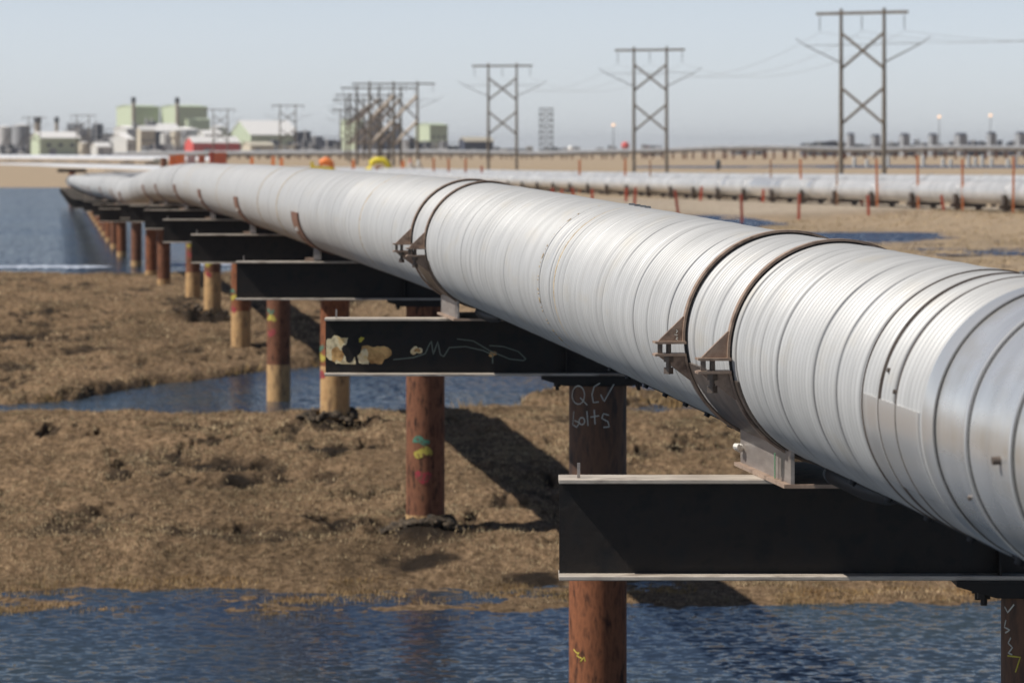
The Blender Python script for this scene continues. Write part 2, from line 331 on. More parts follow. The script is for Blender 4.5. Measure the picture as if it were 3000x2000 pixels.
# ------------------------------------------------------------------ terrain
def zground(X, Y):
    """height relative to the camera"""
    u = X/Y
    n1 = fbm(X*.25, Y*.18, 4, 3); n2 = fbm(X*.75, Y*.95, 4, 11, .6); n3 = fbm(X*5, Y*4, 3, 21)
    rough = .19*n1+.19*n2+.06*n3
    ysh = 47.2+.26*np.maximum(X, 0)+.9*fbm(X*.6, Y*.0, 3, 5)
    bank = np.interp(Y, [0,44,48,51,54,60,66,71,77,82,85.5,87.5,130,150,170,186,200], [-8,-7.4,-6.55,-6.38,-6.05,-6.05,-5.9,-5.72,-6.0,-6.32,-6.55,-6.3,-6.0,-6.2,-6.3,-6.6,-7.2])
    amp = np.interp(Y, [0,46,48,51,55,130,170,190,9000], [.0,.1,.35,.45,1,1.2,.7,.3,.6])
    z = np.interp(Y-(ysh-48.1), [0,44,48,49.3,51.3,52.6,54], [-8,-7.4,-6.56,-6.50,-6.515,-6.36,-6.05])
    z = np.where(Y < 54, z, bank)+rough*amp
    # stream behind the first bank
    yn = 85.8+np.interp(u, [-.15,-.05,-.02,0,.015], [0,0,.9,1.2,6])+.5*fbm(X*.5, Y*0, 3, 8)
    yf = np.interp(u, [-.147,-.127,-.11,-.08,-.07,-.04,.05], [87.4,89,93,98.5,100.8,104,106])+1.2*fbm(X*.5, Y*0, 3, 9)
    ins = ss(-1.0, .6, Y-yn)*ss(-1.2, .8, yf-Y)
    z = z*(1-ins)+(-6.95)*ins
    # lake
    xe = -12-.1*(Y-186)
    lake = ss(-1, 14, Y-186)*ss(-30, 0, 575-Y)*ss(0, 6, xe-X)
    far = np.interp(Y, [0,186,337,560,600,760,1200,4000,9000], [-6.8,-6.8,-6.8,-6.6,-6.0,-4.1,-3.1,-3.0,-3.0])
    left = np.where(Y > 186, far, z)
    w0 = ss(180, 190, Y); base = z*(1-w0)+left*w0
    # plateau on the right of the pipeline
    xb = -3-.13*(Y-100)
    pw = ss(0, 9, X-xb)*ss(88, 112, Y)
    plat = np.interp(Y, [100,118,130,212,236,337,700,760,950,1200,9000], [-5.2,-4.3,-4.0,-3.92,-3.6,-3.95,-4.0,-4.05,-4.0,-3.1,-3.0])+rough*.22
    z = base*(1-pw)+plat*pw
    xl = np.interp(Y, [148,178,213,267,337,450,600], [31.4,26.7,21.2,13.3,2.0,-15.6,-39]); zl = np.interp(Y, [148,178,213,267,337,450,600], [-2.05,-2.22,-2.42,-2.72,-3.02,-3.35,-3.5])-.66-.38
    bm_ = (1-ss(4, 11, np.abs(X-xl-2)))*ss(135, 150, Y)*ss(620, 560, Y); z = z*(1-bm_)+(zl+rough*.15)*bm_
    z = z*(1-lake)+(-7.6)*lake
    # ponds on the plateau
    e1 = 1-np.sqrt(((u-.040)/.043)**2+((Y-190)/19)**2)+.35*fbm(X*.25, Y*.12, 3, 31)
    e2 = 1-np.sqrt(((u-.098)/.034)**2+((Y-157)/9.5)**2)+.35*fbm(X*.3, Y*.2, 3, 32)
    e3 = 1-np.sqrt(((u-.120)/.035)**2+((Y-232)/12)**2)+.3*fbm(X*.3, Y*.2, 3, 33)
    p = np.maximum(np.maximum(ss(-.05, .25, e1), ss(-.05, .25, e2)), ss(0, .3, e3))
    p = p*(1-bm_); z = z*(1-p)+(-4.6)*p
    lg = ss(-.02, .05, u-.035)*ss(-20, 15, Y-790)*ss(-20, 15, 930-Y)*ss(-.25, .15, fbm(X*.03, Y*.03, 3, 41)+.25)
    z = z*(1-lg)+(-4.6)*lg
    # churned mud round the feet of the piles
    for (mx, my, r, h) in ((-1.37,54,.8,.16),(-2.3,53.7,.3,.14),(-3.68,71,1.2,.18),(-10.9,122.6,1.3,.35),(-11.9,122,1.0,.3)):
        dd = np.sqrt((X-mx)**2+((Y-my)*.8)**2)
        z = z+h*(1-ss(.25*r, r, dd))*(.6+.8*vnoise(X*5, Y*5, 50))
    return z
def peat(X, Y):
    a = ss(.18, .42, fbm(X*.55, Y*.35, 4, 61, .6))*ss(50, 55, Y)
    b = ss(.30, .42, fbm(X*1.4, Y*.5, 4, 66, .6))*ss(54, 56, Y)
    blobs = 0
    for (px, py, rx, ry) in ((975,1318,60,14),(1085,1312,50,9),(520,1325,14,16),(985,1485,70,14),(1120,1480,70,10),(1560,1580,70,9),(1240,1560,90,14),(60,960,90,22),(700,1390,70,14),(90,905,60,12),(640,1350,140,10)):
        d = 5.85e4/(py-HY); x0 = (px-CX)/F*d
        blobs = np.maximum(blobs, ss(1.5, .55, np.sqrt(((X-x0)/(rx*d/F))**2+((Y-d)/(ry*d/F*d/5.9))**2)+.9*fbm(X*3, Y*1.6, 3, 71)))
    dk = ss(.2, .0, np.sqrt(((X/Y-.132)/.007)**2+((Y-129)/3)**2)-.9+.5*fbm(X*1.5, Y, 3, 75))
    fd = ss(55, 60, Y)*0
    v = np.maximum(np.maximum(a*.75, b*.8), np.maximum(blobs*.95, dk))
    for (mx, my, r) in ((-1.37,54,1.1),(-3.68,71,1.2),(-10.9,122.6,1.8),(-6.05,88.5,1.2)):
        dd = np.sqrt((X-mx)**2+((Y-my)*.7)**2); v = np.maximum(v, (1-ss(.4*r, r, dd))*.95)
    return np.clip(v*ss(260, 160, Y)+fd, 0, 1)

def make_ground():
    ys = np.concatenate([np.linspace(4, 44, 20, endpoint=False), np.linspace(44, 60, 300, endpoint=False), np.linspace(60, 90, 300, endpoint=False),
        np.linspace(90, 135, 230, endpoint=False), np.geomspace(135, 260, 190, endpoint=False), np.geomspace(260, 1200, 160, endpoint=False), np.geomspace(1200, 12000, 40)])
    us = np.concatenate([np.linspace(-1.6, -.3, 26, endpoint=False), np.linspace(-.3, -.165, 30, endpoint=False), np.linspace(-.165, .165, 560, endpoint=False),
        np.linspace(.165, .3, 30, endpoint=False), np.linspace(.3, 1.6, 27)])
    U, Yg = np.meshgrid(us, ys); X = U*Yg
    Z = zground(X, Yg)+ZC; Pt = peat(X, Yg)
    Z = Z-.34*Pt*ss(52, 56, Yg)*ss(135, 120, Yg)*(vnoise(X*2.5, Yg*2, 77))
    plat = ss(0, 9, X-(-3-.13*(Yg-100)))*ss(100, 125, Yg)
    gravel = plat*ss(.15, .6, 1-np.abs((Yg-(236-1.9*(X-12)))/45))*.9
    dry = np.maximum(plat*(1-gravel)*.75, ss(186, 240, Yg))*(1-gravel)
    n, m = Z.shape
    V = np.stack([X, Yg, Z], -1).reshape(-1, 3)
    idx = np.arange(n*m).reshape(n, m)
    Q = np.stack([idx[:-1,:-1], idx[:-1,1:], idx[1:,1:], idx[1:,:-1]], -1).reshape(-1, 4)
    o = npmesh('ground', V, Q, M['ground'], True, attrs={'peat': Pt, 'gravel': gravel, 'dry': dry})
    tag(o, kind='structure')
make_ground()
def sheet(name, x0, x1, y0, y1, z, mat, nx=2, ny=2):
    xs = np.linspace(x0, x1, nx); ys = np.linspace(y0, y1, ny); X, Y = np.meshgrid(xs, ys)
    V = np.stack([X, Y, np.full_like(X, z)], -1).reshape(-1, 3); i = np.arange(nx*ny).reshape(ny, nx)
    Q = np.stack([i[:-1,:-1], i[:-1,1:], i[1:,1:], i[1:,:-1]], -1).reshape(-1, 4)
    return tag(npmesh(name, V, Q, mat, True), kind='structure')
sheet('water', -900, 80, 4, 600, 0.0, M['water'])
sheet('pond', 0, 45, 130, 262, 2.5, M['pond'])
sheet('lagoon', 15, 400, 700, 1000, 2.35, M['pond'])

def ice(px0, px1, py, name, label, seed):
    r = random.Random(seed); d = ZC/(py-HY)*F; m = MB(); n = 26; a = []; b = []
    for k in range(n+1):
        x = (px0+(px1-px0)*k/n-CX)/F*d; e = max(0.0, math.sin(math.pi*k/n))**.5
        a.append((x, d-2.2*e*r.uniform(.5,1), .012)); b.append((x, d+2.6*e*r.uniform(.4,1), .012))
    m.prism(a+b[::-1][1:-1], (0,0,.03)); tag(m.build(name, M['ice']), label, 'ice')
M['ice'] = noisy('thin_shore_ice', (.42,.48,.60), (.66,.70,.78), scale=1.2, rough=.5)
ice(-60, 330, 783, 'shore_ice', 'long strip of pale ice along the near shore of the left lake', 1)
ice(480, 700, 776, 'shore_ice', 'short strip of pale ice seen between the thin piles at the lake shore', 2)
def scatter(name, label, n, ymin, ymax, umin, umax, hmin, hmax, wid, mat, cond, seed):
    r = np.random.default_rng(seed)
    k = n
    # even over the ground area, a little denser close by
    Y = ymin*(ymax/ymin)**r.random(k); U = umin+(umax-umin)*r.random(k); X = U*Y
    zg = zground(X, Y); ok = cond(X, Y, zg, r); X, Y, zg = X[ok], Y[ok], zg[ok]; k = len(X)
    h = (hmin+(hmax-hmin)*r.random(k)**1.6)*(Y/60)**.35; an = r.random(k)*math.pi; lean = (r.random((k, 2))-.5)*1.3*h[:, None]
    w = wid*(.6+.8*r.random(k))*(Y/60)**.5
    dx, dy = np.cos(an)*w, np.sin(an)*w*.6; z0 = zg+ZC-.02
    A = np.stack([X-dx, Y-dy, z0], -1); B = np.stack([X+dx, Y+dy, z0], -1); C = np.stack([X+lean[:, 0]+dx*.2, Y+lean[:, 1], z0+h], -1)
    V = np.stack([A, B, C], 1).reshape(-1, 3); Q = np.arange(3*k).reshape(-1, 3)
    return tag(npmesh(name, V, Q, mat, False), label, 'grass', kind='stuff')
def land(X, Y, zg, r):
    pt = peat(X, Y); d = ss(-.30, .30, fbm(X*.45, Y*.45, 5, 91, .7))**1.3
    w = np.where(Y < 106, -6.5, np.where(zg < -5.0, -6.5, -9))
    return (zg > w+.02) & (r.random(len(X)) > pt*1.05) & (r.random(len(X)) < .10+.90*d)
scatter('dead_grass', 'short dead brown tundra grass covering the near banks', 560000, 48, 90, -.158, .16, .02, .10, .008, M['grass'], land, 1)
scatter('bank_grass', 'dry tan tundra grass on the land beyond the stream', 190000, 86, 190, -.158, .16, .03, .12, .014, M['grass'], land, 2)
def shore(X, Y, zg, r):
    nz = fbm(X*.9, Y*1.2, 4, 95)-.12
    return (zg > -6.62) & (zg < -6.40) & (r.random(len(X)) < ss(-.05, .3, nz))
scatter('shore_sedge', 'orange tan sedge tufts standing in the shallow water edge', 90000, 46.5, 52.5, -.158, .165, .04, .125, .008, M['sedge'], shore, 3)
scatter('stream_sedge', 'golden sedge fringe along the far edge of the stream', 90000, 86, 106, -.158, .05, .10, .30, .018, M['sedge'], shore, 4)

# ------------------------------------------------------------------ the main pipe
def frame_at(d):
    c = pipe_c(d); t = pipe_t(d); r = t.cross(Vector((0,0,1))).normalized(); u = r.cross(t).normalized()
    return c, t, r, u       # r points right (+X), u up ; angle 0 = right, 90 = top, 180 = left, 270 = bottom
def on_pipe(d, ang, rad):
    c, t, r, u = frame_at(d); a = R_(ang); return c+r*(math.cos(a)*rad)+u*(math.sin(a)*rad)

SMOOTH_END = 15.75
seams = []; x = 5.6
rs = random.Random(3)
while x < 410:
    seams.append((x, rs.random() < .5, rs.uniform(0, 360), rs.uniform(90, 360))); x += rs.choice([.18,.26,.34,.42,.55])*(1 if x < 50 else 2.2)
seams = [s for s in seams if s[0] > SMOOTH_END+.3]
def jacket(name, d0, d1, pitch, amp, spp, nseg, mat, root, useseam=True):
    ds = list(np.arange(d0, d1, pitch/spp))+[d1]
    ds = np.array(ds); rad = RP+amp*np.cos((ds/pitch)*2*np.pi)
    c = np.stack([PX(ds), ds, PZ(ds)], -1)
    t = np.gradient(c, ds, axis=0); t /= np.linalg.norm(t, axis=1)[:, None]
    r = np.cross(t, np.array([0,0,1.0])); r /= np.linalg.norm(r, axis=1)[:, None]; u = np.cross(r, t)
    a = np.linspace(0, 2*np.pi, nseg, endpoint=False)
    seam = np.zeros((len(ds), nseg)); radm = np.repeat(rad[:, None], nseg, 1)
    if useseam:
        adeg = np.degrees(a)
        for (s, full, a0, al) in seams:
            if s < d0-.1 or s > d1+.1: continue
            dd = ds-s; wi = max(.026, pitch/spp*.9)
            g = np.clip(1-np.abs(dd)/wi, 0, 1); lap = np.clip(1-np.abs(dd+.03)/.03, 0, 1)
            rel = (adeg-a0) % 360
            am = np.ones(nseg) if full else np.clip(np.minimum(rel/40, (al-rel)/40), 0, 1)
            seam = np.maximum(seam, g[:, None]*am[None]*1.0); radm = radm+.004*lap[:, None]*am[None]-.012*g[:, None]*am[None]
    rib_shade = .75*np.clip((1-np.cos(ds/pitch*2*np.pi))/2, 0, 1)**4 if amp > 0 and pitch < .3 else ds*0  # groove shade painted dark along each rib to deepen the contrast
    seam = np.maximum(seam, rib_shade[:, None]*np.ones(nseg)[None])
    # faint dents
    AA, DD = np.meshgrid(a, ds)
    radm = radm+.0012*fbm(DD*3, AA*2, 2, 101)
    V = c[:, None, :]+r[:, None, :]*(np.cos(a)[None, :, None]*radm[..., None])+u[:, None, :]*(np.sin(a)[None, :, None]*radm[..., None])
    n = len(ds); i = np.arange(n*nseg).reshape(n, nseg); j = np.roll(i, -1, 1)
    Q = np.stack([i[:-1], j[:-1], j[1:], i[1:]], -1).reshape(-1, 4)
    al = np.repeat(ds[:, None], nseg, 1); an = np.repeat(np.abs((a-np.pi/2+np.pi) % (2*np.pi)-np.pi)[None], n, 0)*2
    return npmesh(name, V.reshape(-1, 3), Q, mat, True, parent=root, attrs={'along': al, 'ang': an, 'seam': seam})
pipe = thing('insulated_pipeline', 'large silver corrugated pipe running from lower right into the distance', 'pipeline', (0,0,0))
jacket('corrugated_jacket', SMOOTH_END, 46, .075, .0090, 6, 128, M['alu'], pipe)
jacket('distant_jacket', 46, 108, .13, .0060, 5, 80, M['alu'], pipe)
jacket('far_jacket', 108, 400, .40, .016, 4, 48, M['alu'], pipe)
jacket('smooth_jacket', 7.5, SMOOTH_END, .4, 0, 4, 160, M['alu_smooth'], pipe, False)
# raised bands on the smooth near section
def band(d, w, h, mat, name='jacket_band', a0=0, a1=360, n=160, rad=RP, parent=pipe, jit=0, thick_in=.01):
    full = a1-a0 >= 360; m = MB(); pts = []; k = n if full else n+1
    prof = [(-w/2, -thick_in), (-w/2, h*.7), (-w*.25, h), (w*.25, h), (w/2, h*.7), (w/2, -thick_in)]
    c, t, r, u = frame_at(d); fs = []
    for i in range(k):
        a = R_(a0+(a1-a0)*i/n); wob = jit*math.sin(i*1.7+math.sin(i*.73)*2)
        for (o, hh) in prof:
            rr = rad+hh; pts.append(c+t*(o+wob)+r*(math.cos(a)*rr)+u*(math.sin(a)*rr))
    P = len(prof)
    for i in range(k if full else k-1):
        for j in range(P): fs.append((i*P+j, ((i+1) % k)*P+j, ((i+1) % k)*P+(j+1) % P, i*P+(j+1) % P))
    sm = [True]*len(fs)
    if not full: fs += [tuple(range(P)), tuple(range((k-1)*P+P-1, (k-1)*P-1, -1))]; sm += [False, False]
    m.add(pts, fs, sm); return m.build(name, mat, parent)
band(SMOOTH_END-.05, .20, .012, M['alu_smooth'])
for dd in (15.05, 14.35, 13.3): band(dd, .035, .014, M['alu_smooth']); band(dd-.035, .014, .004, M['blackrub'], 'band_gap')
band(SMOOTH_END-.17, .014, .006, M['blackrub'], 'band_gap')
# overlapping smooth sheet at the end of the corrugation, side window of plain metal
sm = MB(); band(16.42, 1.12, .0105, M['alu_smooth'], 'plain_sheet', 176, 216, 40)
for dd in (16.95, 16.62, 16.28): band(dd, .010, .014, M['saddle'], 'strap_band', 40, 300, 120)
# tan sealant rings
band(27.9, .020, .006, M['sealant'], 'sealant_ring', 100, 290, 150, jit=.012)
band(27.05, .035, .006, M['sealant'], 'sealant_ring', 85, 300, 150, jit=.010)
band(27.45, .10, .0035, M['alu_smooth'], 'plain_band')
for dd in (43.0, 58.5, 63.8, 79.5, 96.0, 98.2): band(dd, .06, .010, M['sealant'], 'sealant_ring', 60, 300, 60, jit=.01)
# rivet studs on the near smooth part
for (dd, a) in ((14.52, 183), (16.55, 163), (16.35, 171), (15.2, 205)):
    p = on_pipe(dd, a, RP-.005); q = on_pipe(dd, a, RP+(.035 if dd < 15 else .012)); m = MB(); m.cyl(p, q, .018 if dd < 15 else .011, n=12); m.build('stud', M['saddle'], pipe)
# bottom lap seam with bolts
m = MB()
for i, dd in enumerate(np.arange(9, 60, 1.5)):
    m.cyl(on_pipe(dd, 246, RP+.004), on_pipe(dd+1.5, 246, RP+.004), .012, n=6)
m.build('bottom_seam', M['blackrub'], pipe)
for dd in list(np.arange(21.9, 27, .75))+list(np.arange(15.4, 19.0, .8)):
    m = MB(); m.cyl(on_pipe(dd, 243, RP-.005), on_pipe(dd, 243, RP+.035), .024, .018, n=10); m.build('seam_bolt', M['blackrub'], pipe)
# little clips on the crown of the pipe
for dd in (26.9, 27.1, 27.35, 27.6, 16.6, 15.6, 15.2):
    m = MB(); p = on_pipe(dd, 83, RP+.012); m.box(p, (.05,.10,.022)); m.build('crown_clip', M['greysteel'], pipe)
# far elbow turning away to the right
m = MB(); c0 = pipe_c(400)
m.tube([c0+Vector((0,-2,0)), c0, c0+Vector((-.1,3,0)), c0+Vector((1,6,.2)), c0+Vector((4,8,.3)), c0+Vector((12,9,.5)), c0+Vector((26,9,.8))], RP, 24)
m.build('elbow', M['alu_far'], pipe)

# ------------------------------------------------------------------ supports
def stroke(surf, pts, w, name, mat, parent):
    """ribbon along points on a surface; surf(px,py)->(point, normal)"""
    m = MB(); P = [surf(*p) for p in pts]; vs = []
    for k, (p, n) in enumerate(P):
        t = (P[min(k+1, len(P)-1)][0]-P[max(k-1, 0)][0]).normalized(); s = n.cross(t).normalized()*w/2
        vs += [p+s+n*.002, p-s+n*.002, p+s*.6+n*.004, p-s*.6+n*.004]
    fs = []
    for k in range(len(P)-1):
        a, b = 4*k, 4*k+4
        fs += [(a, b, b+2, a+2), (a+2, b+2, b+3, a+3), (a+3, b+3, b+1, a+1)]
    m.add(vs, fs, True)
    return m.build(name, mat, parent)
def dense(pts, n=5):
    out = []
    for i in range(len(pts)-1):
        for k in range(n): out.append((pts[i][0]+(pts[i+1][0]-pts[i][0])*k/n, pts[i][1]+(pts[i+1][1]-pts[i][1])*k/n))
    return out+[pts[-1]]
RPILE = .305
SUP_LABEL = ['nearest black crossbeam support, its big beam end at the lower right of the photo',
 'second black crossbeam support, its beam end spray painted cream and orange',
 'third crossbeam support from the camera, pile in churned mud with three paint marks',
 'fourth crossbeam support, its orange pile just behind the scribbled beam end',
 'fifth crossbeam support from the camera, pile standing in the narrow stream edge',
 'sixth crossbeam support from the camera, orange pile with a mud heap',
 'seventh crossbeam support from the camera, thin dark pile with ochre foot',
 'eighth crossbeam support from the camera, slim pile beside the blue lake']
pile_foot = [None]*len(BENTS)
def make_support(i, d):
    X = float(PX(d))+POFF.get(i, PILEOFF); XB = X+BOFF.get(i, 0); zc = float(PZ(d)); ztop = zc-.79
    zg = float(zground(np.array([X]), np.array([d]))[0])+ZC
    detail = i < 6
    root = thing('pipe_support', SUP_LABEL[i] if i < 8 else 'small rusty support over the blue lake, %s beam counting from the camera' % ORD[i], 'pipe support', (X, d, zg), 0, 'steel supports carrying the long silver pipe')
    inv = Vector((-X, -d, -zg))
    H, HW, FT, WT = .61, 2.99, .028, .022; fw = .15
    def b(mb, name, mat, par=root):
        mb.v = [tuple(Vector(p)+inv) for p in mb.v]; return mb.build(name, mat, par)
    m = MB(); m.box((XB, d, ztop-H/2), (2*HW-.006, WT, H-2*FT)); web = b(m, 'beam_web', M['beam'])
    def flange(z):
        m = MB(); ch = .005
        poly = [(-fw, -FT/2+ch), (-fw+ch, -FT/2), (fw-ch, -FT/2), (fw, -FT/2+ch), (fw, FT/2-ch), (fw-ch, FT/2), (-fw+ch, FT/2), (-fw, FT/2-ch)]
        m.prism([(XB-HW, d+y, z+q) for y, q in poly], (2*HW, 0, 0)); return m
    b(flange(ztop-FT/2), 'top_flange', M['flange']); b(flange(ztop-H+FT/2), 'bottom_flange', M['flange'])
    m = MB(); m.box((XB-HW+.12, d-.06, ztop+.045), (.018, .02, .09)); b(m, 'end_stop', M['shoe'])
    if detail:
        for sx in (-.33, .33):
            m = MB(); m.box((X+sx, d-.078, ztop-H/2), (.016, .13, H-2*FT-.004)); b(m, 'web_stiffener', M['beam'])
    # cap plate with tapered brackets
    zb = ztop-H
    m = MB(); m.prism([(X-.60, d-.2, zb), (X+.60, d-.2, zb), (X+.60, d-.2, zb-.03), (X+.36, d-.2, zb-.10), (X-.36, d-.2, zb-.10), (X-.60, d-.2, zb-.03)], (0, .4, 0)); b(m, 'cap_plate', M['beam'])
    if detail:
        for sx in (-.43, .43):
            for sy in (-.13, .13):
                m = MB(); m.cyl((X+sx, d+sy, zb-.06), (X+sx, d+sy, zb-.15), .022, n=6); m.cyl((X+sx, d+sy, zb-.07), (X+sx, d+sy, zb-.11), .042, n=6)
                b(m, 'cap_bolt', M['beam'])
    # pile in two looks
    fh = {0:0, 1:0, 2:.13, 3:.98, 4:.95, 5:1.1, 6:1.3, 7:1.1}.get(i, .3)
    base = max(zg, 0.0); zf = base+fh
    pm = [M['rustdark'], M['rustdark'], M['rust'], M['rustred'], M['rust'], M['rustred'], M['rust'], M['rust']][i] if i < 8 else (M['rustred'] if i % 2 else M['rust'])
    if i == 1:
        m = MB(); m.cyl((X, d, zb-.10), (X, d, zb-1.5), RPILE, n=48, caps=False); b(m, 'pile_top', M['rustdark'])
        m = MB(); m.cyl((X, d, zb-1.5), (X, d, zg-1), RPILE+.001, n=48); b(m, 'pile', M['rustred'])
    else:
        m = MB(); m.cyl((X, d, zb-.10), (X, d, zf if fh else zg-1), RPILE, n=48 if detail else 20); b(m, 'pile', pm)
    if fh:
        m = MB(); m.cyl((X, d, zf), (X, d, min(zg, base)-.8), RPILE+.003, n=48 if detail else 20); b(m, 'pile_foot', M['ochre'])
    def psurf(px, py):
        f = F/(d-RPILE*.8); s = (px-CX)/f-X*(1)  # offset from pile centre in metres
        s = max(-RPILE*.97, min(RPILE*.97, (px-(CX+X*F/d))/ (F/d))); a = math.asin(s/RPILE)
        n = Vector((math.sin(a), -math.cos(a), 0)); z = ZC-(py-HY)/F*(d-RPILE*math.cos(a))
        return Vector((X, d, z))+n*(RPILE+.001)+inv, n
    def wsurf(px, py):
        n = Vector((0,-1,0)); return Vector(((px-CX)/F*(d-.011), d-.012, ZC-(py-HY)/F*(d-.011)))+inv, n
    def C7(x, y): return (x/1.704+800, y/1.704+780)
    def CB(x, y): return (1600+x*.5952, 1250+y*.5952)
    if i == 1:
        q = [(1523+30*math.cos(k*.42), 642+46*math.sin(k*.42)) for k in range(16)]
        L = [q, [(1532,655),(1566,692)], [(1628,583),(1600,600),(1589,640),(1596,680),(1622,676)], [(1632,640),(1648,674),(1697,588)],
             [(1501,722),(1496,790),(1515,802),(1528,780),(1504,768)], [(1540+14*math.cos(k*.7), 772+18*math.sin(k*.7)) for k in range(10)], [(1564,722),(1570,795)],
             [(1600,715),(1604,788)], [(1582,752),(1624,745)], [(1672,742),(1645,735),(1637,758),(1668,775),(1674,800),(1645,803)]]
        for s in L: stroke(psurf, [C7(*p) for p in dense(s, 3)], .011, 'chalk_writing', M['chalk'], root)
        for s in ([(135,1093),(150,1112),(162,1110),(150,1125),(176,1140),(166,1156),(186,1132),(190,1152)],):
            stroke(psurf, [CB(*p) for p in dense(s, 3)], .010, 'yellow_writing', M['ypaint'], root)
        # spray paint on the web
        def blob(cx, cy, rx, ry, mat, k, off):
            rr = random.Random(k); n = 22; ph = [rr.uniform(0, 6) for _ in range(3)]; m = MB(); vs = []
            for q_ in range(n):
                a = 2*math.pi*q_/n; f = 1+.22*math.sin(2*a+ph[0])+.16*math.sin(3*a+ph[1])+.10*math.sin(5*a+ph[2])+rr.uniform(-.08,.08)
                px, py = C7(cx+rx*f*math.cos(a), min(488, cy+ry*f*math.sin(a))); px = max(px, 956)
                vs.append(wsurf(px, py)[0]+Vector((0, -off, 0)))
            m.prism(vs, (0, .0012, 0)); return m.build('spray_paint', mat, root)
        blob(335,425,68,88,M['cream'],1,.0015); blob(285,385,22,22,M['cream'],2,.003); blob(515,440,60,56,M['orangerust'],3,.0015)
        blob(320,440,26,42,M['orangerust'],4,.003); blob(385,410,38,58,M['beam'],5,.0045); blob(452,455,32,34,M['cream'],6,.006)
        blob(715,420,26,22,M['cream'],7,.0015); blob(720,418,13,12,M['orangerust'],8,.003); blob(1096,438,18,14,M['orangerust'],9,.0015); blob(440,365,12,12,M['ypaint'],10,.003)
        for s in ([(600,465),(700,455),(760,435),(775,400),(790,372),(800,440),(822,375),(835,440),(852,450),(880,405),(960,400),(1050,420),(1096,440)],
                  [(918,362),(1000,372),(1080,420),(1180,462),(1250,470),(1262,462),(1225,425),(1150,400),(1080,395)], [(1096,440),(1096,485)]):
            stroke(wsurf, [C7(*p) for p in dense(s, 4)], .012, 'paint_scribble', M['chalkdim'], root)
    if i == 0:
        for s, mt in (([(2250,885),(2260,912),(2285,872)], 'chalk'), ([(2254,948),(2249,985),(2268,998),(2252,1012)], 'chalk'), ([(2272,1035),(2262,1062),(2278,1085),(2262,1112),(2278,1120)], 'chalk'),
                      ([(2260,1125),(2310,1132),(2290,1205)], 'ypaint')):
            stroke(psurf, [CB(*p) for p in dense(s, 3)], .010, 'chalk_writing' if mt == 'chalk' else 'yellow_writing', M[mt], root)
    if 2 <= i <= 7:
        sc = (d)/54.0
        def patch(a0, a1, z0, z1, mat, name):
            m = MB(); n = 10; vs = []
            for k in range(n+1):
                a = R_(a0+(a1-a0)*k/n); e = .35+.65*math.sin(math.pi*k/n)**.5; nn = Vector((math.sin(a), -math.cos(a), 0)); zm = (z0+z1)/2+.03*math.sin(k*.6+a0); hh = (z1-z0)/2*e
                for rr, zz in ((RPILE+.001, zm-hh), (RPILE+.005, zm-hh), (RPILE+.005, zm+hh), (RPILE+.001, zm+hh)): vs.append(Vector((X, d, zz))+nn*rr+inv)
            fs = [(4*k+j, 4*k+4+j, 4*k+4+(j+1) % 4, 4*k+(j+1) % 4) for k in range(n) for j in range(4)]+[(0,1,2,3),(4*n+3,4*n+2,4*n+1,4*n)]
            m.add(vs, fs, False); m.build(name, mat, root)
        z0 = {2:-4.56, 3:-4.1, 4:-4.15, 5:-4.35, 6:-3.9, 7:-3.7}[i]+ZC; a = {2:-10, 3:-70, 4:-40, 5:-55, 6:-30, 7:-30}[i]
        patch(a-28, a+24, z0-.07, z0+.05, M['gpaint'], 'green_mark'); patch(a-24, a+32, z0-.27, z0-.12, M['ymark'], 'yellow_mark'); patch(a-20, a+30, z0-.66, z0-.48, M['rpaint'], 'red_mark')
    return root
for i, d in enumerate(BENTS): make_support(i, d)

def clods(x, y, n, rad, seed, label):
    r = random.Random(seed); m = MB()
    for k in range(n):
        a = r.uniform(0, 6.28); q = rad*r.uniform(.45, 1); cx_, cy_ = x+q*math.cos(a)*1.25, y+q*math.sin(a)*.9; s = r.uniform(.03, .10); z = float(zground(np.array([cx_]), np.array([cy_]))[0])+ZC-.025
        vs = []; nu, nv = 9, 6
        for j in range(nv+1):
            for i_ in range(nu):
                th = math.pi*j/nv; ph = 2*math.pi*i_/nu; f = s*r.uniform(.65, 1.25)
                vs.append((cx_+f*1.4*math.sin(th)*math.cos(ph), cy_+f*math.sin(th)*math.sin(ph), z+f*.95*math.cos(th)))
        m.add(vs, [(j*nu+i_, j*nu+(i_+1) % nu, (j+1)*nu+(i_+1) % nu, (j+1)*nu+i_) for j in range(nv) for i_ in range(nu)], False)
    tag(m.build('mud_clods', M['peatclod']), label, 'mud', kind='stuff')
clods(-1.37, 54, 80, .55, 1, 'dark mud clods heaped round the pile with three paint marks')
clods(-3.68, 71, 26, .6, 2, 'dark mud clods round the pile behind the scribbled beam')
clods(-10.9, 122.6, 40, 1.0, 3, 'dark mud heap at the foot of the orange pile beyond the stream')
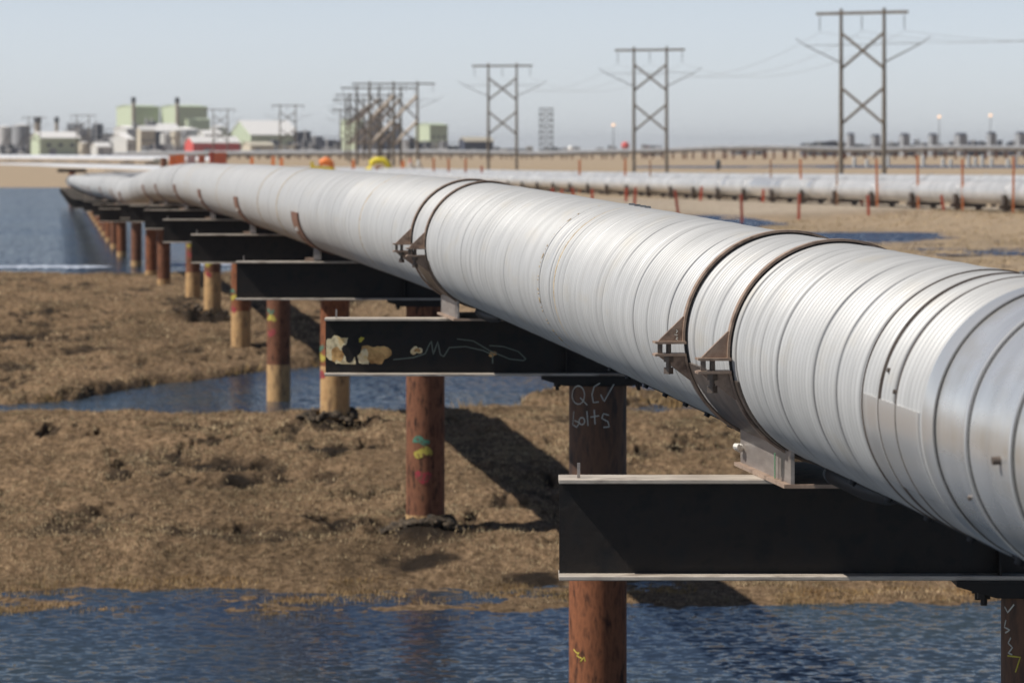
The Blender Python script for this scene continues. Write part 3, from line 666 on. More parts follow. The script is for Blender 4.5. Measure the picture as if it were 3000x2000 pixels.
# ------------------------------------------------------------------ pipe shoes and clamps
def shoe(i, d):
    c = pipe_c(d); zb = c.z-.79
    labs = ['brown double ring clamp and saddle on the nearest beam', 'brown double ring clamp and saddle on the scribbled second beam', 'brown strap cradle with bolt heads on the third beam from the camera',
            'brown strap cradle on the fourth beam from the camera', 'brown strap cradle on the fifth beam from the camera', 'small brown strap cradle on the sixth beam from the camera', 'small brown strap cradle on the seventh beam from the camera',
            'small brown strap cradle on the eighth beam from the camera']
    root = thing('pipe_clamp' if i < 2 else 'pipe_cradle', labs[i] if i < len(labs) else 'tiny cradle under the pipe on the %s beam from the camera' % ORD[i], 'pipe clamp' if i < 2 else 'pipe cradle', (c.x, c.y, zb), 0, 'shoes that hold the silver pipe on its beams')
    inv = -Vector((c.x, c.y, zb))
    def fin(mb, name, mat):
        mb.v = [tuple(Vector(p)+inv) for p in mb.v]; return mb.build(name, mat, root)
    def arc(dd, w, r0, r1, a0, a1, n=60):
        m = MB(); cc, t, r, u = frame_at(dd); vs = []
        for k in range(n+1):
            a = R_(a0+(a1-a0)*k/n)
            for o, rr in ((-w/2, r0), (-w/2, r1), (w/2, r1), (w/2, r0)): vs.append(cc+t*o+r*(math.cos(a)*rr)+u*(math.sin(a)*rr))
        fs = []; smf = []
        for k in range(n):
            for j in range(4): fs.append((4*k+j, 4*k+4+j, 4*k+4+(j+1) % 4, 4*k+(j+1) % 4)); smf.append(False)
        fs += [(0,1,2,3), (4*n+3,4*n+2,4*n+1,4*n)]; smf += [False, False]
        return m.add(vs, fs, smf)
    def shoebox(d0, d1, hw, name='shoe'):
        ca, cb = pipe_c(d0), pipe_c(d1); zbot = zb+.025
        for sx in (-1, 1):
            m = MB(); zt = -math.sqrt(RP**2-hw**2)
            m.prism([(ca.x+sx*hw, ca.y, zbot), (ca.x+sx*hw, ca.y, ca.z+zt+.01), (cb.x+sx*hw, cb.y, cb.z+zt+.01), (cb.x+sx*hw, cb.y, zbot)], (-sx*.022, 0, 0)); fin(m, 'side_plate', M['shoe'])
        m = MB(); hb = hw+.04
        m.prism([(ca.x-hb, ca.y-.01, zbot), (ca.x+hb, ca.y-.01, zbot), (cb.x+hb, cb.y+.01, zbot), (cb.x-hb, cb.y+.01, zbot)], (0,0,-.022)); fin(m, 'slide_plate', M['clamp'])
    if i < 2:
        dn, df = (d-.5, d+.9) if i == 0 else (d-.6, d+.7)
        # saddle plate
        m = arc((dn+df)/2-.03, df-dn+.2, RP+.003, RP+.017, 194, 346, 70); fin(m, 'saddle', M['saddle'])
        for dd in (dn, df):
            ga = 186.0
            m = arc(dd, .062, RP+.020, RP+.034, -(ga-180)+3.0, ga-3.0, 90); fin(m, 'upper_band', M['clamp'])
            m = arc(dd, .062, RP+.020, RP+.034, ga+3.0, 360-(ga-180)-3.0, 90); fin(m, 'lower_band', M['clamp'])
            m = arc(dd, .030, RP+.004, RP+.020, 0, 360, 90); fin(m, 'liner', M['blackrub'])
            for side in (-1, 1):
                cc, t, r, u = frame_at(dd); ce = cc+r*(side*(RP+.028)*math.cos(R_(6)))-u*((RP+.028)*math.sin(R_(6)))
                out = r*side
                up = MB(); lo = MB()
                g = .030
                for mb, sg in ((up, 1), (lo, -1)):
                    # ear plate
                    p0 = ce+u*(sg*g)-t*.05
                    mb.prism([p0-out*.01, p0+out*.175, p0+out*.19+u*(sg*.004), p0+out*.19+u*(sg*.016), p0-out*.01+u*(sg*.016)], t*.10)
                    # gusset
                    a = math.asin(min(.99, ((RP+.028)*math.sin(R_(6))*(-1)+sg*(g+.19))/(RP+.03)))
                    hgt = .17
                    y1 = -(RP+.028)*math.sin(R_(6))+sg*(g+hgt); x1 = math.sqrt((RP+.030)**2-y1**2)
                    p1 = cc+out*x1+u*y1
                    q0 = ce+u*(sg*(g+.015)); 
                    mb.prism([q0-out*.002-t*.012, q0+out*.165-t*.012, p1+out*.012-t*.012, p1-out*.002-t*.012], t*.024)
                fin(up, 'upper_lug', M['clamp']); fin(lo, 'lower_lug', M['clamp'])
                m = MB(); bp = ce+out*.095
                m.cyl(bp-u*.16, bp+u*.045, .017, n=10)
                m.cyl(bp-u*.05, bp-u*.085, .034, n=6); m.cyl(bp-u*.16, bp-u*.12, .034, n=6); m.box(bp+out*.055, (.03,.05,.055)); fin(m, 'lug_bolt', M['saddle'])
                if side < 0 and i == 0 and dd == df:
                    gp = cc+out*(RP+.075)-u*(RP*math.sin(R_(6))-.085)-t*.0135
                    for k, s in enumerate(([(0,.03),(.012,.02),(0,.01)], [(-.012,0),(.01,-.004)], [(0,-.015),(.012,-.02),(.0,-.03),(.012,-.035)])):
                        def sf(x, y): return gp+out*(-x)+u*y+inv, -t
                        stroke(sf, dense(s, 3), .005, 'chalk_mark', M['chalk'], root)
        shoebox(d-.72, d+.72, .33)
        if i == 0:
            ca = pipe_c(d-.25)
            m = MB(); m.box((ca.x-.334, ca.y-.15, zb+.105), (.006,.02,.15)); fin(m, 'green_strap', M['green'])
            ce = pipe_c(d+.60); q = Vector((ce.x-.35, ce.y, zb+.13)); m = MB()
            for k in range(5): m.cyl(q+Vector((-.005-.01*k, -.02*k+.03, .005*k-.01)), q+Vector((-.02, -.02*k+.01, -.01+.004*k)), .03-.003*k, .018, n=8)
            fin(m, 'white_rag', M['white'])
        # weld marks on the saddle
        for dd in (dn+.10, df-.10):
            for k in range(3): fin(arc(dd-.02*k, .006, RP+.017, RP+.019, 206+k*3, 218+k*3, 8), 'scratch_mark', M['white'])
    else:
        m = arc(d, 1.3, RP+.012, RP+.035, 181, 359, 60); fin(m, 'saddle', M['cradle'])
        for sx in (-1, 1):
            m = MB(); m.box((c.x+sx*.30, c.y, (zb+c.z-.55)/2+.01), (.10, .30, c.z-.55-zb-.02)); fin(m, 'post', M['shoe'])
            m = MB(); m.box((c.x+sx*.42, c.y-.05, zb+.03), (.14,.12,.055)); fin(m, 'guide_block', M['clamp'])
            m = MB(); q = on_pipe(d, 270+sx*66, RP+.03); m.cyl(q-Vector((0,.14,0)), q+Vector((0,.14,0)), .035, n=10); fin(m, 'bolt_head', M['white'])
for i, d in enumerate(BENTS[:14]): shoe(i, d)
# black cable sleeve under the pipe on the near side of the clamps
for i, d in enumerate((20.7, 36.2)):
    p0 = pipe_c(d-.8)+Vector((-.10,0,-RP-.045)); root = thing('cable_sleeve', ['black cable sleeve hanging under the pipe right of the nearest clamp', 'black cable sleeve with pale tip under the pipe beside the second clamp'][i], 'cable sleeve', p0, 0, 'sleeves under the pipe')
    m = MB(); dr = (pipe_c(d-5)-pipe_c(d-.85)); dr.normalize()
    m.tube([Vector((0,0,0)), dr*.05, dr*.8, dr*1.3+Vector((0,0,.02)), dr*1.5+Vector((0,0,.03))], [.045,.06,.06,.05,.03], 14); m.build('sleeve', M['blackrub'], root)
    m = MB(); m.tube([dr*-.03, dr*.012], [.055,.060], 14); m.build('sleeve_tip', M['greysteel'], root)

# ------------------------------------------------------------------ power line frames
def beam_bar(mb, a, b, r, n=8): mb.cyl(a, b, r, n=n)
def hframe(loc, rz, label, npoles=2, span=6.0, H=21.3, wishbone=True, bright=False, group='timber power line frames', r=.23):
    root = thing('power_pole_frame', label, 'power pole', loc, rz, group)
    xs = [(-span/2+span*k) for k in range(2)] if npoles == 2 else [-span, 0, span]
    for x in xs:
        m = MB(); m.tube([(x,0,-1.5), (x,0,H*.5), (x,0,H+.35)], [r*1.35, r*1.15, r*.85], 10); m.build('pole', M['wood'], root)
    ca = 6.4 if npoles == 2 else 2.35*span/1.35
    m = MB(); m.box((0,-.22,H-.25), (2*ca, .22, .38)); m.build('crossarm', M['wood'], root)
    bm = M['woodlight'] if bright else M['wood']
    for a, b in zip(xs[:-1], xs[1:]):
        for (t0, t1) in ((2.7, 7.3), (9.7, 14.4)) if npoles == 2 else ((3.2, 9.3), (9.6, 15.6)):
            m = MB(); m.cyl((a, -.2, H-t0), (b, -.2, H-t1), .19, n=8); m.build('brace', M['wood'], root)
            m = MB(); m.cyl((a, .2, H-t1), (b, .2, H-t0), .42 if bright else .19, n=8); m.build('brace', bm if bright or t0 > 9 else M['wood'], root)
    for x in (-ca+.5, 0, ca-.5) if npoles == 2 else (-ca+.6, -span/2, span/2, ca-.6):
        m = MB()
        for k in range(7): m.cyl((x,-.22,H-.7-.25*k), (x,-.22,H-.82-.25*k), .13, .06, n=8)
        m.cyl((x,-.22,H-.4), (x,-.22,H-2.5), .025, n=5)
        m.build('insulator', M['insul'], root)
    if wishbone:
        for s in (-1, 1):
            x0 = s*span/2 if npoles == 2 else s*span
            m = MB()
            for off in (-.25, .25): m.cyl((x0, off, H-6.6), (x0+s*5.0, off*.2, H-4.3), .07, n=6)
            m.cyl((x0+s*5.0, 0, H-4.3), (x0+s*6.4, 0, H-3.4), .06, n=6); m.build('strut', M['greysteel'], root)
        m = MB(); xw = (span/2 if npoles == 2 else span)+5.2
        for off in (-.12, .12): m.cyl((-xw, off, H-4.3), (xw, off, H-4.25), .04, n=5)
        m.build('tie_rod', M['greysteel'], root)
    return root
def gz(X, Y): return float(zground(np.array([X]), np.array([Y]))[0])+ZC
def at_px(px, d): X = (px-CX)/F*d; return Vector((X, d, gz(X, d)))
def topH(py, d, base): return ZC-(py-HY)/F*d-base
FR = [ # px centre, crossarm y, distance, yaw, label
 (2527, 35, 437, -30, 'nearest and tallest timber power pole frame at the upper right'),
 (1905, 143, 596, -20, 'second tallest two-pole timber frame, right of the middle of the photo'),
 (1472, 190, 708, -12, 'third two-pole timber frame with wide struts, standing just right of centre'),
]
tops = []
p = at_px(2527, 437); f0 = hframe(p, R_(-30), FR[0][4], H=topH(33, 437, p.z)); tops.append((p, -30, topH(33, 437, p.z)))
for (px, py, d, yaw, lab) in FR[1:]:
    p = at_px(px, d); hh = topH(py, d, p.z); dup(f0, p, R_(yaw), lab, sc=(1, 1, hh/tops[0][2])); tops.append((p, yaw, hh))
# cluster left of centre
p = at_px(1153, 863); f3 = hframe(p, 0, 'frontmost three-pole timber frame with pale diagonal braces, at the front of the pole cluster', 3, 6.05, topH(243, 863, p.z), True, True, r=.30)
f3['group'] = 'timber power line frames'
for (px, py, d, lab) in ((1110, 256, 930, 'three-pole frame directly behind the frontmost one in the pole cluster'), (1082, 277, 1043, 'three-pole frame in the middle of the pole cluster'), (1066, 290, 1133, 'hindmost three-pole frame on the left side of the pole cluster')):
    p = at_px(px, d); dup(f3, p, R_(12), lab, sc=(1, 1, topH(py, d, p.z)/topH(243, 863, at_px(1153, 863).z)))
for (px, py, d, lab) in ((1018, 321, 1417, 'faint two-pole frame at the left foot of the pole cluster'), (843, 308, 1308, 'thin two-pole frame standing over the big white roof'), (646, 320, 1417, 'thin two-pole frame just right of the twin green building'),
        (243, 337, 1650, 'faint far pole frame between the tanks and the twin green building'), (100, 343, 1750, 'faintest far pole frame, at the left above the grey turret')):
    p = at_px(px, d); dup(f0, p, R_(0), lab, sc=(1, 1, topH(py, d, p.z)/tops[0][2]))
# wires
WL = ['outer left', 'middle', 'outer right']
for k, xo in enumerate((-5.9, 0, 5.9)):
    pts = []
    ends = []
    for (p, yaw, H) in tops:
        ends.append(p+Vector((xo*math.cos(R_(yaw)), xo*math.sin(R_(yaw)), H-2.6)))
    ends = [ends[0]+(ends[0]-ends[1])*.9+Vector((20,0,2))]+ends
    m = MB(); P = []
    for a, b in zip(ends[:-1], ends[1:]):
        for q in range(14):
            t = q/14; v = a.lerp(b, t); v.z -= 4*4.0*t*(1-t); P.append(v)
    P.append(ends[-1]); m.tube(P, .022, 4); tag(m.build('power_wire', M['wire']), '%s sagging wire between the three right-hand pole frames' % WL[k], 'wire', 'wires between the pole frames')

# ------------------------------------------------------------------ other pipelines
def pipeline(name, label, pts, r, mat, sup_every, suph=None, group=None, bandmat=None, low=False, n=24, pilemat='rust', supname='trestle'):
    root = thing(name, label, 'pipeline', (pts[0].x, pts[0].y, pts[0].z), 0, group); inv = -pts[0]
    P = []
    for a, b in zip(pts[:-1], pts[1:]):
        k = max(1, int((b-a).length/8))
        for q in range(k): P.append(a.lerp(b, q/k))
    P.append(pts[-1])
    m = MB(); m.tube([p+inv for p in P], r, n); m.build('jacket', mat, root)
    L = 0; nxt = sup_every/2; cnt = 0
    for a, b in zip(P[:-1], P[1:]):
        seg = (b-a).length
        while nxt <= L+seg and cnt < 99:
            q = a.lerp(b, (nxt-L)/seg); t = (b-a).normalized(); s = t.cross(Vector((0,0,1))).normalized(); zg = gz(q.x, q.y); m = MB()
            if low:
                m.box(q+inv+Vector((0,0,-r-.10)), (2*r*1.5, .35, .22), rz=math.atan2(s.y, s.x))
                for sg in (-1, 1): m.box(q+s*(sg*r*1.02)+inv+Vector((0,0,-r*.65)), (.28, .40, .62), rz=math.atan2(s.y, s.x))
                for sg in (-1, 1): m.cyl(q+s*(sg*r*.9)+inv+Vector((0,0,-r)), Vector((q.x, q.y, zg-.4))+s*(sg*r*.9)+inv, .18, n=8)
                m.build('saddle_stand', M['saddle'], root)
                mm = MB(); mm.tube([q+inv+(s*math.cos(R_(a_))+Vector((0,0,1))*math.sin(R_(a_)))*(r+.015) for a_ in range(-20, 201, 10)], .035, 6); mm.build('hoop', M['alu_far'], root)
            else:
                m.box(q+inv+Vector((0,0,-r-.30)), (2*r*2.2, .4, .55), rz=math.atan2(s.y, s.x)); m.build(supname, M['beam'], root)
                m = MB()
                for sg in (-1, 1): m.cyl(q+s*(sg*r*1.1)+inv+Vector((0,0,-r-.5)), Vector((q.x, q.y, zg-.4))+s*(sg*r*1.1)+inv, .30, n=8)
                m.build('pile_pair', M[pilemat], root)
            nxt += sup_every; cnt += 1
        L += seg
    if bandmat:
        pass
    return root
def V3(px, py, d): return W(px, py, d)
# low pipe on the right, in front
lowpts = [Vector((31.4, 148, ZC-2.05)), Vector((26.7, 178, ZC-2.22)), Vector((21.2, 213, ZC-2.42)), Vector((13.3, 267, ZC-2.72)), Vector((2.0, 337, ZC-3.02)), Vector((-15.6, 450, ZC-3.35)), Vector((-39, 600, ZC-3.5))]
lp = pipeline('low_pipeline', 'silver pipe lying low on dark saddles across the right side behind orange stakes', lowpts, .66, M['alu_far'], 9.0, low=True, n=28)
hp = [p+Vector((5.5, 4.0, .35)) for p in lowpts]; hp[-1] = lowpts[-1]+Vector((6,6,0))
pipeline('low_pipeline', 'second silver pipe lying close behind the low right-hand pipe, only its top showing', hp, .52, M['alu_far'], 12.0, low=True, n=20)
# mirror-bright joint pieces on the low pipe
def ring_on(root, pts, s0, ln, r, mat, name):
    L = 0; inv = -pts[0]
    for a, b in zip(pts[:-1], pts[1:]):
        seg = (b-a).length
        if L <= s0 < L+seg:
            t = (b-a).normalized(); q = a+t*(s0-L); m = MB(); m.cyl(q+inv, q+t*ln+inv, r, n=28); return m.build(name, M['alu_sleeve'], root)
        L += seg
for s0, ln in ((74, 1.2), (83, 9.5), (101, 1.3), (112, 1.0)): ring_on(lp, lowpts, s0, ln, .685, M['alu_glint'], 'bright_sleeve')
# pipeline beyond the lake, left
pipeline('lakeside_pipeline', 'gleaming silver pipe beyond the far lake shore, lower of the two at the left edge', [V3(-500,482,1080), V3(0,486,900), V3(130,487,850), V3(300,491,740), V3(480,497,640), V3(600,502,600)], .72, M['alu_bright'], 17.0, n=20)
pipeline('lakeside_pipeline', 'gleaming silver pipe running above and behind the lower one at the left edge', [V3(-500,456,1200), V3(0,462,1050), V3(160,463,1020), V3(330,465,980), V3(480,466,950), V3(640,470,930)], .95, M['alu_bright'], 17.0, n=20)
m = MB()
# brown end post where the long pipe turns
root = thing('end_post', 'stout rusty brown post where the silver pipe turns at the far lake corner', 'post', (0,0,0)); q = W(211, 505, 405); zb_ = gz(q.x, q.y)
root.location = (q.x, q.y, zb_); m = MB(); m.cyl((0,0,-1), (0,0,q.z-zb_), .38, n=14); m.build('pile', M['rustred'], root); m = MB(); m.box((0,0,q.z-zb_+.2), (3.4,.5,.4)); m.build('head_beam', M['beam'], root)
# long rack across the horizon
ry = [(330,452),(480,451),(700,449),(1000,448),(1200,446),(1400,447),(1567,450),(1750,445),(1935,441),(2100,434),(2250,432),(2345,434),(2480,438),(2590,438),(2700,434),(2794,433),(3000,434),(3300,435)]
rp = [V3(x, y, 1200) for x, y in ry]
pipeline('pipe_rack', 'long raised pipe on many dark trestles crossing the whole horizon', rp, .85, M['alu_far'], 3.55, n=16)
rq = [p+Vector((0, 14, -.3)) for p in rp]
pipeline('pipe_rack', 'dull second pipe directly behind the long raised horizon pipe', rq, .85, M['alu_far'], 7.1, n=16)

# ------------------------------------------------------------------ stakes
def stake(px, ytop, ybot, d, mat, label, group, lean=0, w=.19):
    top = W(px, ytop, d); X = (px-CX)/F*d; zb = gz(X, d)
    root_z = min(zb, top.z-.3); h = top.z-root_z
    m = MB(); M_ = Matrix.Rotation(R_(lean), 3, 'Y')
    wv = w/2
    pts = [(-wv,-.02,-.25), (wv,-.02,-.25), (wv,-.02,h-.05), (wv*.5,-.02,h), (-wv*.5,-.02,h), (-wv,-.02,h-.05)]
    m.prism([M_ @ Vector(p) for p in pts], M_ @ Vector((0,.04,0)))
    o = m.build('marker_stake', M[mat]); o.location = (X, d, root_z)
    return tag(o, label, 'marker stake', group)
tall = [(1271,463,410,'orange'),(1315,466,400,'orange'),(1364,465,390,'orange'),(1412,486,370,'redorange'),(1698,468,262,'orange'),(1832,466,235,'orange'),(1906,468,230,'brownstake'),(2258,466,185,'brownstake'),(2347,466,180,'orange'),(2452,472,180,'brownstake'),(2570,466,172,'orange'),(2690,455,162,'orange'),(2820,465,160,'orange'),(2968,458,150,'orange')]
for k, (px, yt, d, mt) in enumerate(tall):
    d = float(np.interp(px, [1153,1559,1998,2495,3000,3621], [450,337,267,213,178,148]))-3.5
    col = {'orange':'orange','redorange':'reddish orange','brownstake':'bare brown'}[mt]
    stake(px, yt, 0, d, mt, 'tall %s stake by the low pipe, %s tall one from the left' % (col, ORD[k]), 'tall marker stakes along the low pipe', lean=random.uniform(-1, 1), w=.12*d/180*(.7 if mt == 'brownstake' else 1))
short = [(1620,550,-3),(1645,552,2),(1692,548,-12),(1735,553,0),(1834,550,2),(1857,548,4),(1992,555,-8),(2052,546,5),(2175,568,-2),(2235,554,2),(2340,566,1),(2525,570,2),(2545,570,-3),(2730,578,0),(2765,570,-9),(2961,580,1)]
for k, (px, yt, ln) in enumerate(short):
    X = 0; base_y = yt+(58 if k in (2,5,6,8,10,12,14) else 36); d = 3.7e4/(base_y+8-HY); d = min(d, 250)
    stake(px, yt, 0, d, 'redorange', 'short red-orange stake before the low pipe, %s short one from the left' % ORD[k], 'short marker stakes in front of the low pipe', lean=ln, w=.15*d/180)
mid = [(738,460),(800,458),(825,462),(1035,468),(1180,470)]
for k, (px, yt) in enumerate(mid):
    stake(px, yt, 0, 520, 'brightorange', 'small orange stake above the crest of the big pipe, %s from the left' % ORD[k], 'stakes above the crest of the big pipe', w=.5)
# black animal-like bollard by the rack
p = at_px(2104, 700); m = MB(); m.tube([(0,0,-.3),(0,0,.9),(.05,0,1.6),(0,0,2.2)], [.35,.5,.55,.15], 10); o = m.build('barrel_post', M['darksteel']); o.location = p; tag(o, 'stubby dark post alone on the tan flat below the horizon pipe', 'post')
# white glinting posts in the lagoon
for k, (px, yt) in enumerate([(2503,460),(2540,467),(2602,458),(2705,456),(2763,464),(2785,466),(2837,455),(2857,462),(2878,455),(2905,462),(2953,465),(2975,456)]):
    d = 860; q = W(px, yt, d); X = q.x; m = MB(); m.cyl((0,0,-.6), (0,0,q.z-2.35-.15), .42, n=12); m.cyl((0,0,q.z-2.35-.15), (0,0,q.z-2.35), .42, .25, n=12)
    o = m.build('white_post', M['whitewall']); o.location = (X, d, 2.35); tag(o, 'white post in the far lagoon under the rack, %s from the left' % ORD[k], 'post', 'white posts in the far lagoon')

# ------------------------------------------------------------------ far buildings
PHI = 33
def house(name, label, cat, x0, xs, x1, ytop, yroof, d, wall, roof=None, ridge=True, ybase=None, parts=()):
    """corner-on block: lit left face x0..xs, shaded right face xs..x1; eaves at ytop, ridge at yroof"""
    s = d/F; c = at_px(xs, d); zt = ZC-(ytop-HY)*s-c.z; zr = ZC-(yroof-HY)*s-c.z
    a = max(.5, (xs-x0)*s/math.cos(R_(90-PHI))) if xs > x0 else 3.0; b = max(.5, (x1-xs)*s/math.cos(R_(PHI)))
    root = thing(name, label, cat, c, R_(PHI))
    # local frame: +x runs along the right face, +y along the left face (back)
    m = MB(); m.add([(0,0,-2),(b,0,-2),(b,a,-2),(0,a,-2),(0,0,zt),(b,0,zt),(b,a,zt),(0,a,zt),(0,a/2,zr),(b,a/2,zr)],
        [(0,3,2,1),(0,1,5,4),(2,3,7,6),(0,4,8,7,3),(1,2,6,9,5),(4,5,9,8),(7,8,9,6)]); m.build('wall', M[wall], root)
    rf = roof or wall; e = .4; th = .35
    m = MB()
    m.prism([(-e,-e,zt+.04),(-e,a/2,zr+.04+.1),(-e,a+e,zt+.04),(-e,a+e,zt+.04+th),(-e,a/2,zr+.14+th),(-e,-e,zt+.04+th)], (b+2*e,0,0)); m.build('roof', M[rf], root)
    m = MB(); m.box((b*.3, -.06, 2.0), (min(4, b*.2), .12, 4.0)); m.build('door', M['greywall'], root)
    if zt > 8:
        for k in range(3):
            m = MB(); m.box((b*(.2+.3*k), -.06, zt*.62), (b*.10, .12, 1.6)); m.build('window', M['navy'], root)
    return root
def stack(px, y0, d, w, name, label, mat='stackm'):
    c = at_px(px, d); s = d/F; h = ZC-(y0-HY)*s-c.z; r = w*s/2
    root = thing(name, label, 'chimney', c); m = MB(); m.cyl((0,0,-1),(0,0,h-3), r*.85, n=14); m.build('shaft', M[mat], root)
    m = MB(); m.cyl((0,0,h-3),(0,0,h), r*1.1, r, n=14); m.build('cap', M['darksteel'] if mat == 'stackm' else M[mat], root); return root
def tankc(px, w, y0, d, label, mat='tank', dome=True, name='storage_tank'):
    c = at_px(px, d); s = d/F; h = ZC-(y0-HY)*s-c.z; r = w*s/2
    root = thing(name, label, 'tank', c); m = MB(); m.cyl((0,0,-1),(0,0,h), r, n=28); m.build('shell', M[mat], root)
    m = MB(); m.cyl((0,0,h+.02),(0,0,h+r*.18), r*1.02, r*.15, n=28); m.build('roof', M['roofwhite'] if dome else M[mat], root)
    m = MB(); m.tube([(r*math.cos(R_(a))*1.02, r*math.sin(R_(a))*1.02, h*.15+h*.8*(a+150)/150) for a in range(-150, 1, 10)], .18, 6); m.build('stair', M['darksteel'], root)
    return root
def module(px0, px1, y0, d, label, seed, mats=('navy','greywall','darksteel'), name='process_module', ybot=None, roofm=None):
    rr = random.Random(seed); s = d/F; c = at_px((px0+px1)/2, d); wdt = (px1-px0)*s; h = ZC-(y0-HY)*s-c.z
    root = thing(name, label, 'industrial module', c)
    x = -wdt/2; k = 0
    while x < wdt/2-.5:
        bw = min(rr.uniform(.14, .32)*wdt, wdt/2-x); hh = h*rr.uniform(.55, 1.0); dy = rr.uniform(-3, 3)
        m = MB(); m.box((x+bw/2, dy, hh/2-.5), (bw*.98, 9, hh+1), rz=rr.uniform(-.15,.15)); m.box((x+bw/2, dy, hh+.3), (bw*1.04, 9.5, .5)); m.build('block', M[mats[k % len(mats)]], root)
        if rr.random() < .7:
            m = MB(); m.cyl((x+bw*.4, dy-5, -.5), (x+bw*.4, dy-5, hh*1.15), .45, n=8); m.cyl((x, dy-5.3, hh*.5), (x+bw, dy-5.3, hh*.5), .4, n=8); m.build('pipework', M['tank'], root)
        x += bw; k += 1
    m = MB()
    for q in range(4): m.cyl((-wdt/2, -5.6, h*.2*(q+1)), (wdt/2, -5.6, h*.2*(q+1)+rr.uniform(-.5,.5)), .22, n=6)
    m.build('pipe_bank', M['greysteel'], root)
    return root
D = 1900
tankc(14, 42, 372, D-40, 'pale storage tank cut by the left edge'); tankc(62, 52, 368, D-20, 'grey storage tank right beside the one cut by the left edge', 'greywall')
module(84, 205, 386, D+60, 'low clutter of grey equipment behind the roof of the long green shed', 5, ('greywall','whitewall','navy'))
stack(110, 343, D+40, 22, 'turret', 'squat brown turret rising over the left end of the long green shed'); stack(166, 343, D+40, 13, 'turret', 'thin brown chimney between the turret and the clutter')
house('green_shed', 'long green shed with white roof at the left, its pale end wall lit', 'building', 82, 120, 226, 406, 388, D-80, 'palegreen', 'roofwhite')
tankc(246, 32, 418, D-120, 'small cream domed silo at the right end of the long green shed', 'creamwall', name='silo')
module(200, 335, 358, D+30, 'tall grey tangle of process units left of the twin green building', 6, ('greywall','tank','navy'))
house('green_block', 'left block of the tall twin green building', 'building', 330, 393, 462, 314, 309, D+120, 'palegreen')
house('green_block', 'right block of the tall twin green building', 'building', 460, 524, 603, 314, 309, D+110, 'palegreen')
house('green_annex', 'dark green annex below the right block of the twin green building', 'building', 540, 556, 612, 352, 349, D+60, 'palegreen')
stack(391, 285, D+60, 13, 'smoke_stack', 'tall stack on the left block of the twin green building'); stack(519, 286, D+60, 13, 'smoke_stack', 'tall stack on the right block of the twin green building')
house('white_shed', 'white gabled shed in front of the twin green building', 'building', 308, 372, 392, 410, 392, D-60, 'whitewall', 'roofwhite')
house('white_unit', 'small white unit left of the dark navy hall', 'building', 325, 372, 395, 378, 370, D, 'whitewall', 'roofwhite')
house('navy_hall', 'dark navy hall with white roof below the twin green building', 'building', 398, 430, 506, 386, 371, D-30, 'navy', 'roofwhite')
tankc(543, 90, 380, D+20, 'white round-topped tank in front of the right green block', 'whitewall')
tankc(487, 36, 392, D-50, 'small white round tank over the dark navy hall', 'whitewall')
stack(515, 385, D-90, 30, 'cream_tower', 'cream tower left of the red shed', 'creamwall')
house('red_shed', 'red shed with white roof behind the orange barriers', 'building', 537, 566, 696, 420, 402, D-140, 'redwall', 'roofwhite')
house('white_hall', 'biggest hall with a broad bright white roof, right of the red shed', 'building', 660, 735, 872, 397, 355, D+20, 'palegreen', 'roofwhite')
tankc(640, 48, 372, D+40, 'white domed tank between the red shed and the big white roof', 'whitewall')
module(690, 862, 406, D-60, 'low beige and navy units below the big white roof', 7, ('navy','creamwall','navy'))
module(262, 330, 405, D-40, 'low blue-grey units right of the cream domed silo', 31, ('navy','greywall','whitewall'))
module(566, 664, 392, D+10, 'mixed white and green-grey units behind the roof of the red shed', 32, ('whitewall','palegreen','greywall'))
module(415, 530, 425, D-120, 'lowest grey units in front of the dark navy hall', 33, ('greywall','navy','tank'))
module(0, 84, 425, D-140, 'dark units at the foot of the storage tanks', 34, ('navy','darksteel','navy'))
house('white_shed', 'white-roofed shed directly under the left stack of the twin green building', 'building', 398, 412, 452, 384, 372, D-70, 'creamwall', 'roofwhite')
house('white_shed', 'broad white-roofed shed between the two stacks, over the dark navy hall', 'building', 445, 470, 520, 378, 364, D+20, 'whitewall', 'roofwhite')
house('white_shed', 'low white shed right of the cream domed silo', 'building', 262, 285, 322, 432, 420, D-150, 'whitewall', 'roofwhite')
house('white_shed', 'small white shed above the roof of the red shed', 'building', 575, 600, 648, 396, 384, D-20, 'whitewall', 'roofwhite')
house('beige_shed', 'low beige shed in front of the big white roof', 'building', 705, 735, 800, 428, 418, D-170, 'creamwall', 'creamwall')
module(2140, 2240, 432, 2100, 'faintest low units on the horizon left of the tallest pole frame', 48, ('greywall','navy','greywall'))
module(2480, 2570, 416, 1850, 'flat dark units between the first two well houses', 49, ('navy','darksteel','navy'))
module(2735, 2830, 414, 1850, 'flat dark units between the fourth and fifth well houses', 50, ('navy','darksteel','navy'))
module(535, 560, 380, D-40, 'dark units between the cream tower and the red shed', 44, ('navy','navy','greywall'))
module(300, 345, 402, D-10, 'dark blue units left of the white gabled shed', 45, ('navy','darksteel','navy'))
module(160, 240, 372, D+20, 'pale units just above the right end of the long green shed', 46, ('tank','whitewall','greywall'))
module(880, 990, 402, D-80, 'nearer dark row left of the pole cluster', 47, ('navy','greywall','navy'))
module(120, 330, 396, D+180, 'grey process skyline behind the long green shed and the white gabled shed', 41, ('greywall','tank','whitewall'))
module(600, 700, 384, D+150, 'pale skyline units between the twin green building and the big white roof', 42, ('whitewall','tank','palegreen'))
module(390, 470, 352, D+10, 'stepped grey units at the foot of the left green block', 43, ('greywall','palegreen','tank'))
module(860, 1000, 388, D, 'long dark cluster right of the big white roof', 8, ('navy','navy','greywall'))
house('green_block', 'pale green block half hidden behind the left foot of the pole cluster', 'building', 994, 1046, 1062, 354, 350, D+60, 'palegreen')
